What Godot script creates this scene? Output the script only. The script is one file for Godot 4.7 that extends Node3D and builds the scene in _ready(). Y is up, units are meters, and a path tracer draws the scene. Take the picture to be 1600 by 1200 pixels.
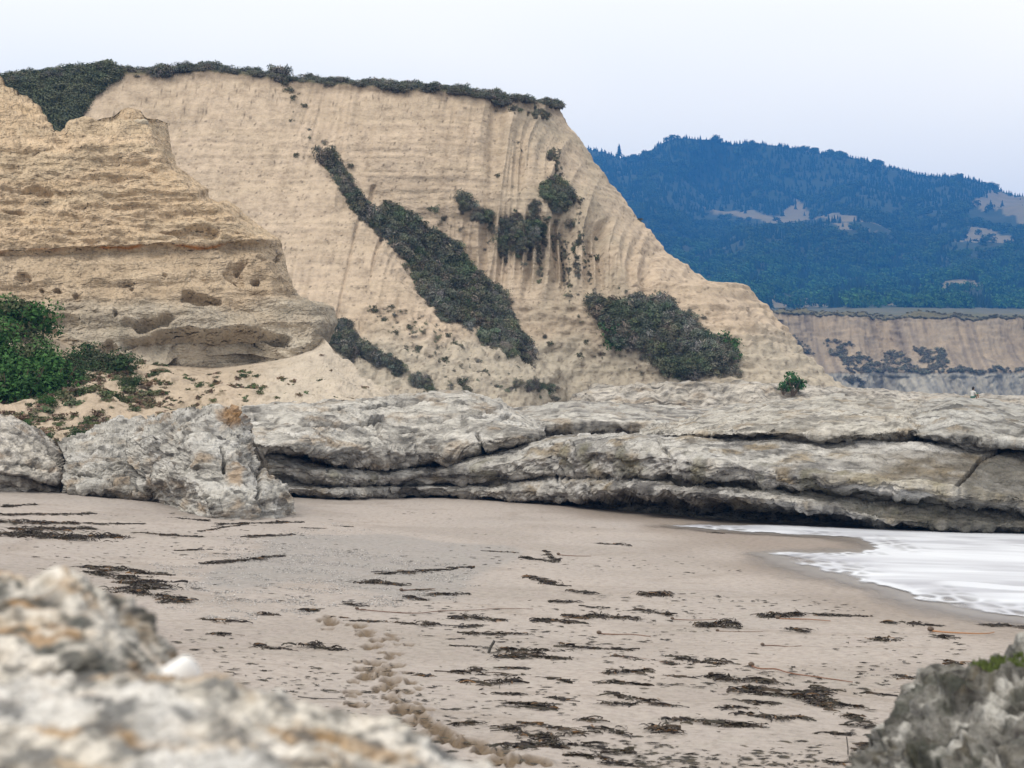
extends Node3D

# Beach below sandstone bluffs under an overcast sky. Metres, y up, the camera looks along -z.
# Pixel numbers refer to the 1600 x 1200 photograph; each gets its distance from what it stands on.
const F := 3332.0
const EYE := 4.0

var rng := RandomNumberGenerator.new()
var ns := FastNoiseLite.new()      # plain noise
var nf := FastNoiseLite.new()      # fractal noise
var nc := FastNoiseLite.new()      # cells
var used := {}
var prints: Array[Vector3] = []    # footprints: x, z, half length


func pw(px: float, py: float, d: float) -> Vector3:
	return Vector3((px - 800.0) / F * d, EYE + (600.0 - py) / F * d, -d)


# ---------------------------------------------------------------- naming
func numbered(called: String) -> String:
	if not used.has(called):
		used[called] = 0
		return called
	used[called] += 1
	return "%s_%03d" % [called, used[called]]


func tag(o: Node, label: String, category: String, group := "", kind := "") -> Node:
	if label != "":
		o.set_meta("label", label)
	if category != "":
		o.set_meta("category", category)
	if group != "":
		o.set_meta("group", group)
	if kind != "":
		o.set_meta("kind", kind)
	return o


func put(called: String, mesh: Mesh, mat: Material, parent: Node = null) -> MeshInstance3D:
	var o := MeshInstance3D.new()
	o.mesh = mesh
	o.material_override = mat
	if parent == null:
		o.name = numbered(called)
		add_child(o)
	else:
		o.name = called
		parent.add_child(o, true)
	return o


func base(called: String, at := Vector3.ZERO) -> Node3D:
	var o := Node3D.new()
	o.name = numbered(called)
	add_child(o)
	o.position = at
	return o


# ---------------------------------------------------------------- small maths
func fb(p: Vector3) -> float:
	return nf.get_noise_3dv(p)


func f2(p: Vector3) -> float:
	return ns.get_noise_3dv(p) * 0.7 + ns.get_noise_3dv(p * 2.1 + Vector3(3.7, 1.3, 8.1)) * 0.3


func n3(x: float, y: float, z: float) -> float:
	return ns.get_noise_3d(x, y, z)


func line_at(pts: Array, x: float) -> float:
	var a: Array = pts[0]
	if x <= a[0]:
		return a[1]
	for i in range(1, pts.size()):
		var b: Array = pts[i]
		if x <= b[0]:
			return lerpf(a[1], b[1], (x - a[0]) / maxf(0.001, b[0] - a[0]))
		a = b
	return a[1]


func seg_dist(p: Vector2, pts: PackedVector2Array) -> float:
	var best := 1e9
	for i in pts.size() - 1:
		best = minf(best, p.distance_squared_to(Geometry2D.get_closest_point_to_segment(p, pts[i], pts[i + 1])))
	return sqrt(best)


func pv(a: Array) -> PackedVector2Array:
	var o := PackedVector2Array()
	for i in range(0, a.size(), 2):
		o.append(Vector2(a[i], a[i + 1]))
	return o


func mixc(a: Color, b: Color, t: float) -> Color:
	return a.lerp(b, clampf(t, 0.0, 1.0))


func sst(a: float, b: float, x: float) -> float:
	return smoothstep(a, b, x)


# ---------------------------------------------------------------- the beach as a height
func shore(d: float) -> float:
	return 8.6 - (d - 36.0) * 0.15


func sand_y(x: float, z: float) -> float:
	var s := shore(-z) - x
	var y := 0.004 * s + 0.0022 * s * s if s > 0.0 else 0.03 * s
	if s > 22.0:
		y = 0.004 * s + 0.0022 * 484.0 + (s - 22.0) * 0.06
	y = clampf(y, -1.2, 2.6)
	return y + n3(x * 0.16, 3.1, z * 0.11) * 0.06 * clampf(s * 0.15, 0.0, 1.0)


func on_sand(px: float, py: float) -> Vector3:
	var lo := 8.0
	var hi := 130.0
	for i in 26:
		var m := (lo + hi) * 0.5
		var p := pw(px, py, m)
		if p.y > sand_y(p.x, p.z):
			lo = m
		else:
			hi = m
	var q := pw(px, py, lo)
	q.y = sand_y(q.x, q.z)
	return q


# ---------------------------------------------------------------- surfaces lofted between rows
# rows run from the top down; each is a list of [px, py, distance]
func loft(rows: Array, nu: int, steps: Array, smooth := true, round_l := 0.0, round_r := 0.0, power := 6.0, fixed := 0.0) -> Dictionary:
	var nr := rows.size()
	var P := PackedVector3Array()
	var Q := PackedVector2Array()
	var nv := 1
	for s in steps:
		nv += s
	P.resize(nu * nv)
	Q.resize(nu * nv)
	var cw := PackedVector3Array()
	var cq := PackedVector2Array()
	cw.resize(nr)
	cq.resize(nr)
	for j in nu:
		var u := float(j) / (nu - 1)
		var e := pow(absf(2.0 * u - 1.0), power) * (round_l if u < 0.5 else round_r)
		for i in nr:
			var r: Array = rows[i]
			var px := lerpf(r[0][0], r[-1][0], u)
			if fixed > 0.0:   # columns stay upright, only the last ones follow the slanting end
				px = lerpf(r[0][0], fixed, u) + (float(r[-1][0]) - fixed) * pow(u, 8.0)
			var k := 1
			while k < r.size() - 1 and px > r[k][0]:
				k += 1
			var a: Array = r[k - 1]
			var b: Array = r[k]
			var t := clampf((px - a[0]) / maxf(0.001, b[0] - a[0]), 0.0, 1.0)
			var py := lerpf(a[1], b[1], t)
			cq[i] = Vector2(px, py)
			cw[i] = pw(px, py, lerpf(a[2], b[2], t) + e)
		var at := 0
		for i in nr - 1:
			var n: int = steps[i]
			var pre := cw[maxi(i - 1, mini(1, i))]
			var post := cw[mini(i + 2, nr - 1)]
			for k in n + (1 if i == nr - 2 else 0):
				var t := float(k) / n
				P[at * nu + j] = cw[i].cubic_interpolate(cw[i + 1], pre, post, t) if smooth else cw[i].lerp(cw[i + 1], t)
				Q[at * nu + j] = cq[i].lerp(cq[i + 1], t)
				at += 1
	return {"nu": nu, "nv": nv, "P": P, "Q": Q}


func normals(s: Dictionary) -> PackedVector3Array:
	var nu: int = s.nu
	var nv: int = s.nv
	var P: PackedVector3Array = s.P
	var N := PackedVector3Array()
	N.resize(P.size())
	for i in nv:
		var up := maxi(i - 1, 0) * nu
		var dn := mini(i + 1, nv - 1) * nu
		var r := i * nu
		for j in nu:
			N[r + j] = (P[dn + j] - P[up + j]).cross(P[r + mini(j + 1, nu - 1)] - P[r + maxi(j - 1, 0)]).normalized()
	return N


# disp(p, q) -> metres along the normal; tint(p, q, metres) -> linear colour
func finish(s: Dictionary, disp: Callable, tint: Callable, calm := 0.0) -> ArrayMesh:
	var N := normals(s)
	var P: PackedVector3Array = s.P
	var Q: PackedVector2Array = s.Q
	var C := PackedColorArray()
	C.resize(P.size())
	for i in P.size():
		var p := P[i]
		var k: float = disp.call(p, Q[i])
		C[i] = tint.call(p, Q[i], k)
		if calm > 0.0:
			k *= 1.0 - calm * clampf(N[i].y, 0.0, 1.0)
		P[i] = p + N[i] * k
	s.P = P
	s.N = normals(s)
	s.C = C
	return grid_mesh(s)


func grid_mesh(s: Dictionary, keep = null) -> ArrayMesh:
	var nu: int = s.nu
	var nv: int = s.nv
	var I := PackedInt32Array()
	I.resize((nu - 1) * (nv - 1) * 6)
	var at := 0
	for i in nv - 1:
		for j in nu - 1:
			var a := i * nu + j
			if keep != null and not keep.call(a):
				continue
			I[at] = a
			I[at + 1] = a + 1
			I[at + 2] = a + nu
			I[at + 3] = a + 1
			I[at + 4] = a + nu + 1
			I[at + 5] = a + nu
			at += 6
	I.resize(at)
	var A := []
	A.resize(Mesh.ARRAY_MAX)
	A[Mesh.ARRAY_VERTEX] = s.P
	A[Mesh.ARRAY_NORMAL] = s.N
	A[Mesh.ARRAY_COLOR] = s.C
	A[Mesh.ARRAY_INDEX] = I
	var m := ArrayMesh.new()
	m.add_surface_from_arrays(Mesh.PRIMITIVE_TRIANGLES, A)
	return m


func rows_of(pts: Array, depth: Callable, add: float) -> Array:
	var o := []
	for i in pts.size():
		o.append([pts[i][0], pts[i][1], float(depth.call(pts[i][0])) + add])
	return o


func shifted(pts: Array, dy: float) -> Array:
	var o := []
	for p in pts:
		o.append([p[0], p[1] + dy])
	return o


# a row that lies behind the first one and goes down to the ground
func back_row(r: Array, further: float, y: float) -> Array:
	var o := []
	for p in r:
		var d: float = p[2] + further
		o.append([800.0 + (p[0] - 800.0) * p[2] / d, 600.0 - (y - EYE) * F / d, d])
	return o


# ---------------------------------------------------------------- materials
func vmat(rough := 0.95, spec := 0.25) -> StandardMaterial3D:
	var m := StandardMaterial3D.new()
	m.vertex_color_use_as_albedo = true
	m.roughness = rough
	m.metallic_specular = spec
	return m


var tex_made := {}


func grain(kind: String) -> NoiseTexture2D:
	if tex_made.has(kind):
		return tex_made[kind]
	var n := FastNoiseLite.new()
	n.noise_type = FastNoiseLite.TYPE_SIMPLEX_SMOOTH
	n.fractal_type = FastNoiseLite.FRACTAL_FBM
	n.fractal_octaves = 5
	n.fractal_gain = 0.72
	n.frequency = 0.02
	n.seed = hash(kind) % 1000
	var t := NoiseTexture2D.new()
	t.width = 1024
	t.height = 1024
	t.seamless = true
	t.noise = n
	if kind == "bump":
		t.as_normal_map = true
		t.bump_strength = 14.0
	else:
		var g := Gradient.new()
		g.offsets = PackedFloat32Array([0.0, 0.3, 0.5, 0.72, 1.0])
		if kind == "strata":
			g.colors = PackedColorArray([Color(0.55, 0.54, 0.53), Color(0.82, 0.815, 0.81), Color(0.93, 0.928, 0.925), Color(0.985, 0.985, 0.98), Color(1, 1, 1)])
		elif kind == "rock":
			g.colors = PackedColorArray([Color(0.36, 0.355, 0.35), Color(0.74, 0.735, 0.73), Color(0.925, 0.922, 0.92), Color(0.99, 0.99, 0.99), Color(1, 1, 1)])
		else:
			g.colors = PackedColorArray([Color(0.74, 0.735, 0.73), Color(0.895, 0.893, 0.89), Color(0.945, 0.945, 0.945), Color(0.98, 0.98, 0.98), Color(1, 1, 1)])
		t.color_ramp = g
	tex_made[kind] = t
	return t


func rockmat(kind: String, scale: Vector3, bump: float, rough := 0.95) -> StandardMaterial3D:
	var m := vmat(rough, 0.25)
	m.albedo_texture = grain(kind)
	m.uv1_triplanar = true
	m.uv1_world_triplanar = true
	m.uv1_scale = scale
	if bump > 0.0:
		m.normal_enabled = true
		m.normal_texture = grain("bump")
		m.normal_scale = bump
	return m


func leafmat(glow := Color(0.1, 0.14, 0.05)) -> StandardMaterial3D:
	var m := vmat(0.8, 0.2)
	m.cull_mode = BaseMaterial3D.CULL_DISABLED
	m.backlight_enabled = true
	m.backlight = glow
	return m


# ---------------------------------------------------------------- leafy shapes
class Tris:
	var v := PackedVector3Array()
	var n := PackedVector3Array()
	var c := PackedColorArray()

	func tri(a: Vector3, b: Vector3, d: Vector3, col: Color, nn := Vector3.ZERO) -> void:
		var q := nn if nn != Vector3.ZERO else (d - a).cross(b - a).normalized()
		v.append(a)
		if (d - a).cross(b - a).dot(q) < 0.0:
			v.append(d)
			v.append(b)
		else:
			v.append(b)
			v.append(d)
		for i in 3:
			n.append(q)
			c.append(col)

	func quad(a: Vector3, b: Vector3, d: Vector3, e: Vector3, col: Color, nn := Vector3.ZERO) -> void:
		tri(a, b, d, col, nn)
		tri(a, d, e, col, nn)

	func mesh() -> ArrayMesh:
		var A := []
		A.resize(Mesh.ARRAY_MAX)
		A[Mesh.ARRAY_VERTEX] = v
		A[Mesh.ARRAY_NORMAL] = n
		A[Mesh.ARRAY_COLOR] = c
		var m := ArrayMesh.new()
		m.add_surface_from_arrays(Mesh.PRIMITIVE_TRIANGLES, A)
		return m


func any_dir() -> Vector3:
	var z := rng.randf_range(-1, 1)
	var a := rng.randf_range(0, TAU)
	var r := sqrt(1 - z * z)
	return Vector3(r * cos(a), z, r * sin(a))


# leaves over several lobes; radius about 1, base at y = 0
func bush_mesh(lobes: int, leaves: int, size: float, cols: Array, flat := 0.75, slim := 0.5, bare := true) -> ArrayMesh:
	var t := Tris.new()
	for l in lobes:
		var a := rng.randf_range(0, TAU)
		var rr := sqrt(rng.randf()) * 0.62
		var c := Vector3(cos(a) * rr, rng.randf_range(0.2, 0.75) * flat, sin(a) * rr)
		var r := rng.randf_range(0.28, 0.5)
		var lc: Color = cols[rng.randi() % cols.size()]
		for i in leaves:
			var dir := any_dir()
			if dir.y < -0.5:
				dir.y = -dir.y
			var p := c + dir * r * pow(rng.randf(), 0.25) * Vector3(1, 0.85, 1)
			p.y = maxf(p.y, -0.1)
			var x := any_dir()
			var nn := (dir + any_dir() * 0.8).normalized()
			x = (x - nn * x.dot(nn)).normalized()
			var y := nn.cross(x)
			var s := size * rng.randf_range(0.6, 1.4)
			var k := rng.randf_range(0.65, 1.35)
			t.tri(p - x * s * slim, p + y * s, p + x * s * slim, Color(lc.r * k, lc.g * k, lc.b * k), nn)
	if not bare:
		return t.mesh()
	# a few stems
	for i in 7:
		var a := rng.randf_range(0, TAU)
		var tip := Vector3(cos(a) * 0.6, rng.randf_range(0.4, 0.8) * flat, sin(a) * 0.6)
		var side := Vector3(-sin(a), 0, cos(a)) * 0.025
		t.quad(Vector3(0, -0.15, 0) - side, Vector3(0, -0.15, 0) + side, tip + side * 0.4, tip - side * 0.4, Color(0.1, 0.08, 0.06))
	return t.mesh()


func stems_mesh() -> ArrayMesh:
	var t := Tris.new()
	for i in 14:
		var a := rng.randf_range(0, TAU)
		var tip := Vector3(cos(a) * rng.randf_range(0.3, 0.8), rng.randf_range(0.4, 0.9), sin(a) * rng.randf_range(0.3, 0.8))
		var foot := Vector3(cos(a) * 0.06, -0.25, sin(a) * 0.06)
		for k in 3:
			var b := a + TAU * k / 3.0
			var c := a + TAU * (k + 1) / 3.0
			t.quad(foot + Vector3(cos(b), 0, sin(b)) * 0.028, foot + Vector3(cos(c), 0, sin(c)) * 0.028, tip + Vector3(cos(c), 0, sin(c)) * 0.007, tip + Vector3(cos(b), 0, sin(b)) * 0.007, Color(0.11, 0.085, 0.06), Vector3(cos((b + c) / 2.0), 0.1, sin((b + c) / 2.0)).normalized())
	return t.mesh()


func bush_thing(leaves: Mesh, lm: Material, where: Transform3D, label: String) -> void:
	var o := base("green_bush")
	o.transform = where
	tag(o, label, "bush")
	put("foliage", leaves, lm, o)
	if stems == null:
		stems = stems_mesh()
	put("stems", stems, vmat(), o)


var stems: ArrayMesh = null


func conifer_mesh() -> ArrayMesh:
	var t := Tris.new()
	var tiers := 6
	for i in tiers:
		var y0 := 0.1 + 0.8 * i / tiers
		var y1 := y0 + 0.3
		var r := 0.24 * (1.0 - float(i) / tiers) + 0.04
		var k := 9
		var off := rng.randf() * TAU
		for j in k:
			var a0 := off + TAU * j / k
			var a1 := off + TAU * (j + 1) / k
			var am := (a0 + a1) / 2
			var rr := r * rng.randf_range(0.6, 1.25)
			var g := rng.randf_range(0.7, 1.3)
			var tip := Vector3(cos(am) * rr, y0 + rng.randf_range(-0.05, 0.03), sin(am) * rr)
			t.tri(Vector3(cos(a0) * r * 0.25, y0 + 0.08, sin(a0) * r * 0.25), tip, Vector3(0, minf(y1, 1.0), 0), Color(0.030 * g, 0.055 * g, 0.035 * g))
			t.tri(tip, Vector3(cos(a1) * r * 0.25, y0 + 0.08, sin(a1) * r * 0.25), Vector3(0, minf(y1, 1.0), 0), Color(0.024 * g, 0.046 * g, 0.030 * g))
	for j in 5:
		var a0 := TAU * j / 5
		var a1 := TAU * (j + 1) / 5
		t.quad(Vector3(cos(a0) * 0.02, -0.1, sin(a0) * 0.02), Vector3(cos(a1) * 0.02, -0.1, sin(a1) * 0.02), Vector3(cos(a1) * 0.015, 0.3, sin(a1) * 0.015), Vector3(cos(a0) * 0.015, 0.3, sin(a0) * 0.015), Color(0.07, 0.05, 0.04))
	return t.mesh()


func scatter(called: String, mesh: Mesh, mat: Material, at: Array, label: String, category: String, group := "") -> void:
	var mm := MultiMesh.new()
	mm.transform_format = MultiMesh.TRANSFORM_3D
	mm.use_colors = true
	mm.mesh = mesh
	mm.instance_count = at.size()
	for i in at.size():
		mm.set_instance_transform(i, at[i][0])
		mm.set_instance_color(i, at[i][1])
	var o := MultiMeshInstance3D.new()
	o.name = numbered(called)
	o.multimesh = mm
	o.material_override = mat
	add_child(o)
	tag(o, label, category, group, "stuff")


# points of a surface whose place in the photograph lies inside a polygon
func inside(s: Dictionary, poly: PackedVector2Array, stride := 1) -> PackedInt32Array:
	var lo := poly[0]
	var hi := poly[0]
	for p in poly:
		lo = lo.min(p)
		hi = hi.max(p)
	var o := PackedInt32Array()
	var Q: PackedVector2Array = s.Q
	for i in range(0, Q.size(), stride):
		var q := Q[i]
		if q.x >= lo.x and q.x <= hi.x and q.y >= lo.y and q.y <= hi.y and Geometry2D.is_point_in_polygon(q, poly):
			o.append(i)
	return o


func near_point(s: Dictionary, px: float, py: float) -> int:
	var Q: PackedVector2Array = s.Q
	var best := 0
	var bd := 1e9
	for i in Q.size():
		var dd := Q[i].distance_squared_to(Vector2(px, py))
		if dd < bd:
			bd = dd
			best = i
	return best


func sway(p: Vector3, up: Vector3, size: float, tall := 1.0) -> Transform3D:
	var b := Basis(Vector3.UP, rng.randf_range(0, TAU))
	if up != Vector3.UP:
		var ax := Vector3.UP.cross(up)
		if ax.length() > 0.01:
			b = Basis(ax.normalized(), Vector3.UP.angle_to(up)) * b
	return Transform3D(b.scaled_local(Vector3(size, size * tall, size)), p)


func shade(lo: float, hi: float) -> Color:
	var k := rng.randf_range(lo, hi)
	return Color(k * rng.randf_range(0.9, 1.1), k, k * rng.randf_range(0.9, 1.1))


# ================================================================ the scene
func _ready() -> void:
	rng.seed = 71
	ns.noise_type = FastNoiseLite.TYPE_SIMPLEX_SMOOTH
	ns.frequency = 1.0
	ns.fractal_type = FastNoiseLite.FRACTAL_NONE
	ns.seed = 5
	nf.noise_type = FastNoiseLite.TYPE_SIMPLEX_SMOOTH
	nf.frequency = 1.0
	nf.fractal_type = FastNoiseLite.FRACTAL_FBM
	nf.fractal_octaves = 4
	nf.seed = 11
	nc.noise_type = FastNoiseLite.TYPE_CELLULAR
	nc.frequency = 1.0
	nc.cellular_return_type = FastNoiseLite.RETURN_DISTANCE2_SUB
	nc.fractal_type = FastNoiseLite.FRACTAL_NONE
	nc.seed = 3

	var cam := Camera3D.new()
	cam.name = "camera"
	var lens := CameraAttributesPhysical.new()
	lens.frustum_focal_length = 66.64
	lens.frustum_focus_distance = 110.0
	lens.frustum_near = 0.1
	lens.frustum_far = 12000.0
	lens.exposure_aperture = 5.0
	cam.attributes = lens
	cam.fov = rad_to_deg(2.0 * atan(600.0 / F))
	cam.near = 0.1
	cam.far = 12000.0
	cam.position = Vector3(0, EYE, 0)
	add_child(cam)

	var env := Environment.new()
	env.background_mode = Environment.BG_SKY
	env.sky = Sky.new()
	env.sky.sky_material = overcast()
	env.tonemap_mode = Environment.TONE_MAPPER_LINEAR
	env.tonemap_exposure = 1.4
	env.sdfgi_enabled = true
	env.ssao_enabled = true
	env.ssil_enabled = true
	env.fog_enabled = true
	env.fog_density = 0.00027
	env.fog_light_color = Color(0.30, 0.63, 1.0)
	var we := WorldEnvironment.new()
	we.name = "environment"
	we.environment = env
	add_child(we)

	var sun := DirectionalLight3D.new()
	sun.name = "sun"
	sun.light_energy = 0.5
	sun.light_color = Color(1.0, 0.97, 0.92)
	sun.light_angular_distance = 25.0
	sun.shadow_enabled = true
	add_child(sun)
	sun.look_at_from_position(Vector3(-40, 80, 45), Vector3.ZERO)

	var t0 := Time.get_ticks_msec()
	hills()
	far_bluff()
	main_bluff()
	print("bluffs ", Time.get_ticks_msec() - t0)
	near_bluff()
	talus()
	print("near bluff ", Time.get_ticks_msec() - t0)
	footprints()
	sand()
	sea()
	print("sand ", Time.get_ticks_msec() - t0)
	rock_ledges()
	beach_boulders()
	print("ledges ", Time.get_ticks_msec() - t0)
	foreground()
	wrack()
	person()
	print("all ", Time.get_ticks_msec() - t0)


func overcast() -> PanoramaSkyMaterial:
	var w := 512
	var h := 256
	var im := Image.create(w, h, false, Image.FORMAT_RGBF)
	for y in h:
		var el := (0.5 - (y + 0.5) / h) * PI
		for x in w:
			var az := (x + 0.5) / w * TAU
			var dir := Vector3(cos(az) * cos(el), sin(el), sin(az) * cos(el))
			var cloud := fb(Vector3(dir.x * 1.6, dir.y * 4.5, dir.z * 1.6)) + 0.4 * fb(Vector3(dir.x * 5.0, dir.y * 16.0, dir.z * 5.0) + Vector3(9, 2, 4))
			var c := Color(0.945, 0.975, 1.0).lerp(Color(1.06, 1.055, 1.02), clampf(0.5 + cloud * 1.1, 0.0, 1.0))
			if el < 0.0:
				c = Color(0.5, 0.5, 0.5)
			im.set_pixel(x, y, Color(c.r * 1.03, c.g * 0.98, c.b * 0.905))
	var m := PanoramaSkyMaterial.new()
	m.panorama = ImageTexture.create_from_image(im)
	return m


# ---------------------------------------------------------------- hills
const GRASS_SPOTS := [
	[1085, 324, 1150, 323, 1240, 332, 1268, 336, 1268, 344, 1200, 340, 1120, 331],
	[1268, 328, 1310, 334, 1360, 347, 1436, 373, 1400, 369, 1340, 354, 1290, 342, 1268, 340],
	[1272, 350, 1310, 356, 1372, 371, 1330, 366, 1280, 356],
	[1218, 335, 1232, 318, 1246, 308, 1258, 322, 1264, 335],
	[1490, 380, 1520, 352, 1600, 372, 1800, 384, 1800, 396, 1600, 385, 1540, 383],
	[1500, 328, 1545, 303, 1600, 296, 1800, 330, 1800, 360, 1600, 345, 1540, 336],
	[1205, 462, 1240, 459, 1280, 472, 1310, 478, 1205, 478],
	[1345, 468, 1365, 463, 1410, 474, 1380, 477],
	[1440, 448, 1480, 440, 1560, 446, 1500, 456],
]


func hills() -> void:
	var sky_line := [[700, 300], [820, 270], [900, 238], [935, 240], [968, 246], [1000, 247], [1030, 230], [1060, 222], [1100, 219], [1150, 224], [1200, 232], [1250, 240], [1350, 254], [1400, 264], [1440, 274], [1500, 286], [1560, 296], [1600, 300], [1800, 345], [2100, 380]]
	var r0 := []
	for p in sky_line:
		r0.append([p[0], p[1], 2600.0 + sin(p[0] * 0.01) * 60.0])
	var mk := func(y: float, d: float, wob: float) -> Array:
		var o := []
		for k in 71:
			var px := 700.0 + k * 20.0
			o.append([px, maxf(line_at(sky_line, px) + 12.0, y + wob * sin(px * 0.012 + y)), d + 60.0 * sin(px * 0.017 + d) + 40.0 * sin(px * 0.041)])
		return o
	var rows := [back_row(r0, 500.0, 120.0), r0, mk.call(300.0, 2420.0, 8.0), mk.call(345.0, 2150.0, 6.0), mk.call(372.0, 1950.0, 6.0), mk.call(420.0, 1750.0, 8.0), mk.call(455.0, 1500.0, 4.0), mk.call(484.0, 1200.0, 1.0), mk.call(492.0, 820.0, 0.0), mk.call(499.0, 700.0, 0.0)]
	var s := loft(rows, 320, [4, 30, 26, 20, 22, 18, 14, 6, 6])
	var spots := []
	for g in GRASS_SPOTS:
		spots.append(pv(g))
	var grass := func(q: Vector2) -> bool:
		var w := q + Vector2(n3(q.x * 0.06, q.y * 0.06, 1.0) * 8.0, n3(q.x * 0.05, q.y * 0.09, 7.0) * 3.0)
		for g in spots:
			if Geometry2D.is_point_in_polygon(w, g):
				return true
		return false
	var mesh := finish(s, func(p: Vector3, q: Vector2) -> float: return fb(p * 0.006) * 14.0 * (1.0 - 0.93 * sst(420.0, 470.0, q.y)),
		func(p: Vector3, q: Vector2, k: float) -> Color:
			var n := fb(p * 0.03) * 0.5 + 0.5
			if grass.call(q):
				return mixc(Color(0.22, 0.175, 0.105), Color(0.13, 0.12, 0.07), n)
			if q.y > 480.0:
				return mixc(Color(0.08, 0.09, 0.045), Color(0.13, 0.11, 0.07), n)
			return mixc(Color(0.030, 0.045, 0.026), Color(0.055, 0.058, 0.038), n * n))
	tag(put("hills", mesh, vmat()), "dark wooded hills rising far behind the bluffs", "hill", "", "structure")
	# forest
	var firs := []
	var oaks := []
	var P: PackedVector3Array = s.P
	var Q: PackedVector2Array = s.Q
	var nu: int = s.nu
	for i in 24000:
		var j := rng.randi() % (nu - 1)
		var r := 4 + rng.randi() % (int(s.nv) - 18)
		var a := r * nu + j
		var q := Q[a]
		if q.x < 890.0 or q.x > 1720.0 or q.y > 484.0:
			continue
		var p := P[a].lerp(P[a + nu + 1], rng.randf()).lerp(P[a + 1], rng.randf())
		var g: bool = grass.call(q)
		if (g or bool(grass.call(q - Vector2(0, 6))) or bool(grass.call(q - Vector2(0, 13)))) and rng.randf() > (0.05 if q.y < 400.0 else 0.16):
			continue
		var patch := n3(q.x * 0.02, q.y * 0.03, 3.0)
		if q.y < 330.0 and patch > -0.35 or patch > 0.35:
			firs.append([sway(p - Vector3(0, 0.8, 0), Vector3.UP, rng.randf_range(6.0, 11.0) * (0.62 if q.y < line_at(sky_line, q.x) + 14.0 else 0.85)), shade(0.7, 1.3)])
		else:
			oaks.append([sway(p - Vector3(0, 0.4, 0), Vector3.UP, rng.randf_range(3.2, 6.5), rng.randf_range(0.9, 1.4)), shade(0.6, 1.3) * Color(1.1, 1.1 + 0.45 * sst(370.0, 450.0, q.y + 40.0 * patch), 1.0)])
	for k in 420:   # along the crest
		var px := 905.0 + k * 1.95
		var j := int((px - 700.0) / 1400.0 * (nu - 1))
		var a := (4 + rng.randi() % 2) * nu + j
		if px > 1500.0 and rng.randf() < 0.6:
			continue
		firs.append([sway(P[a] - Vector3(0, 1, 0), Vector3.UP, rng.randf_range(3.0, 6.8) * (0.8 + 0.4 * n3(px * 0.05, 0, 0))), shade(0.6, 1.1)])
	scatter("conifer_forest", conifer_mesh(), leafmat(), firs, "dense conifer wood covering the far hill up to its crest", "forest")
	scatter("hillside_scrub", bush_mesh(7, 22, 0.24, [Color(0.035, 0.065, 0.03), Color(0.05, 0.075, 0.035), Color(0.03, 0.055, 0.035)], 1.0), leafmat(), oaks, "round green trees and scrub covering the lower hill slopes", "woodland")
	# one tall tree stands clear of the crest
	var j := int((968.0 - 700.0) / 1400.0 * (nu - 1))
	var tr := base("conifer_tree", P[4 * nu + j] - Vector3(0, 1, 0))
	tag(tr, "single tall conifer standing clear of the hill's crest beside the bluff", "tree")
	var crown := put("crown", conifer_mesh(), leafmat(), tr)
	crown.scale = Vector3(19, 19, 19)
	var tk := CylinderMesh.new()
	tk.top_radius = 0.2
	tk.bottom_radius = 0.4
	tk.height = 8.0
	tk.radial_segments = 8
	var bark := StandardMaterial3D.new()
	bark.albedo_color = Color(0.3, 0.25, 0.2)
	put("trunk", tk, bark, tr).position.y = 3.5


# ---------------------------------------------------------------- far bluff
func scrub_tint(k: float) -> Color:
	return Color(0.105, 0.098, 0.078) * k


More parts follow.
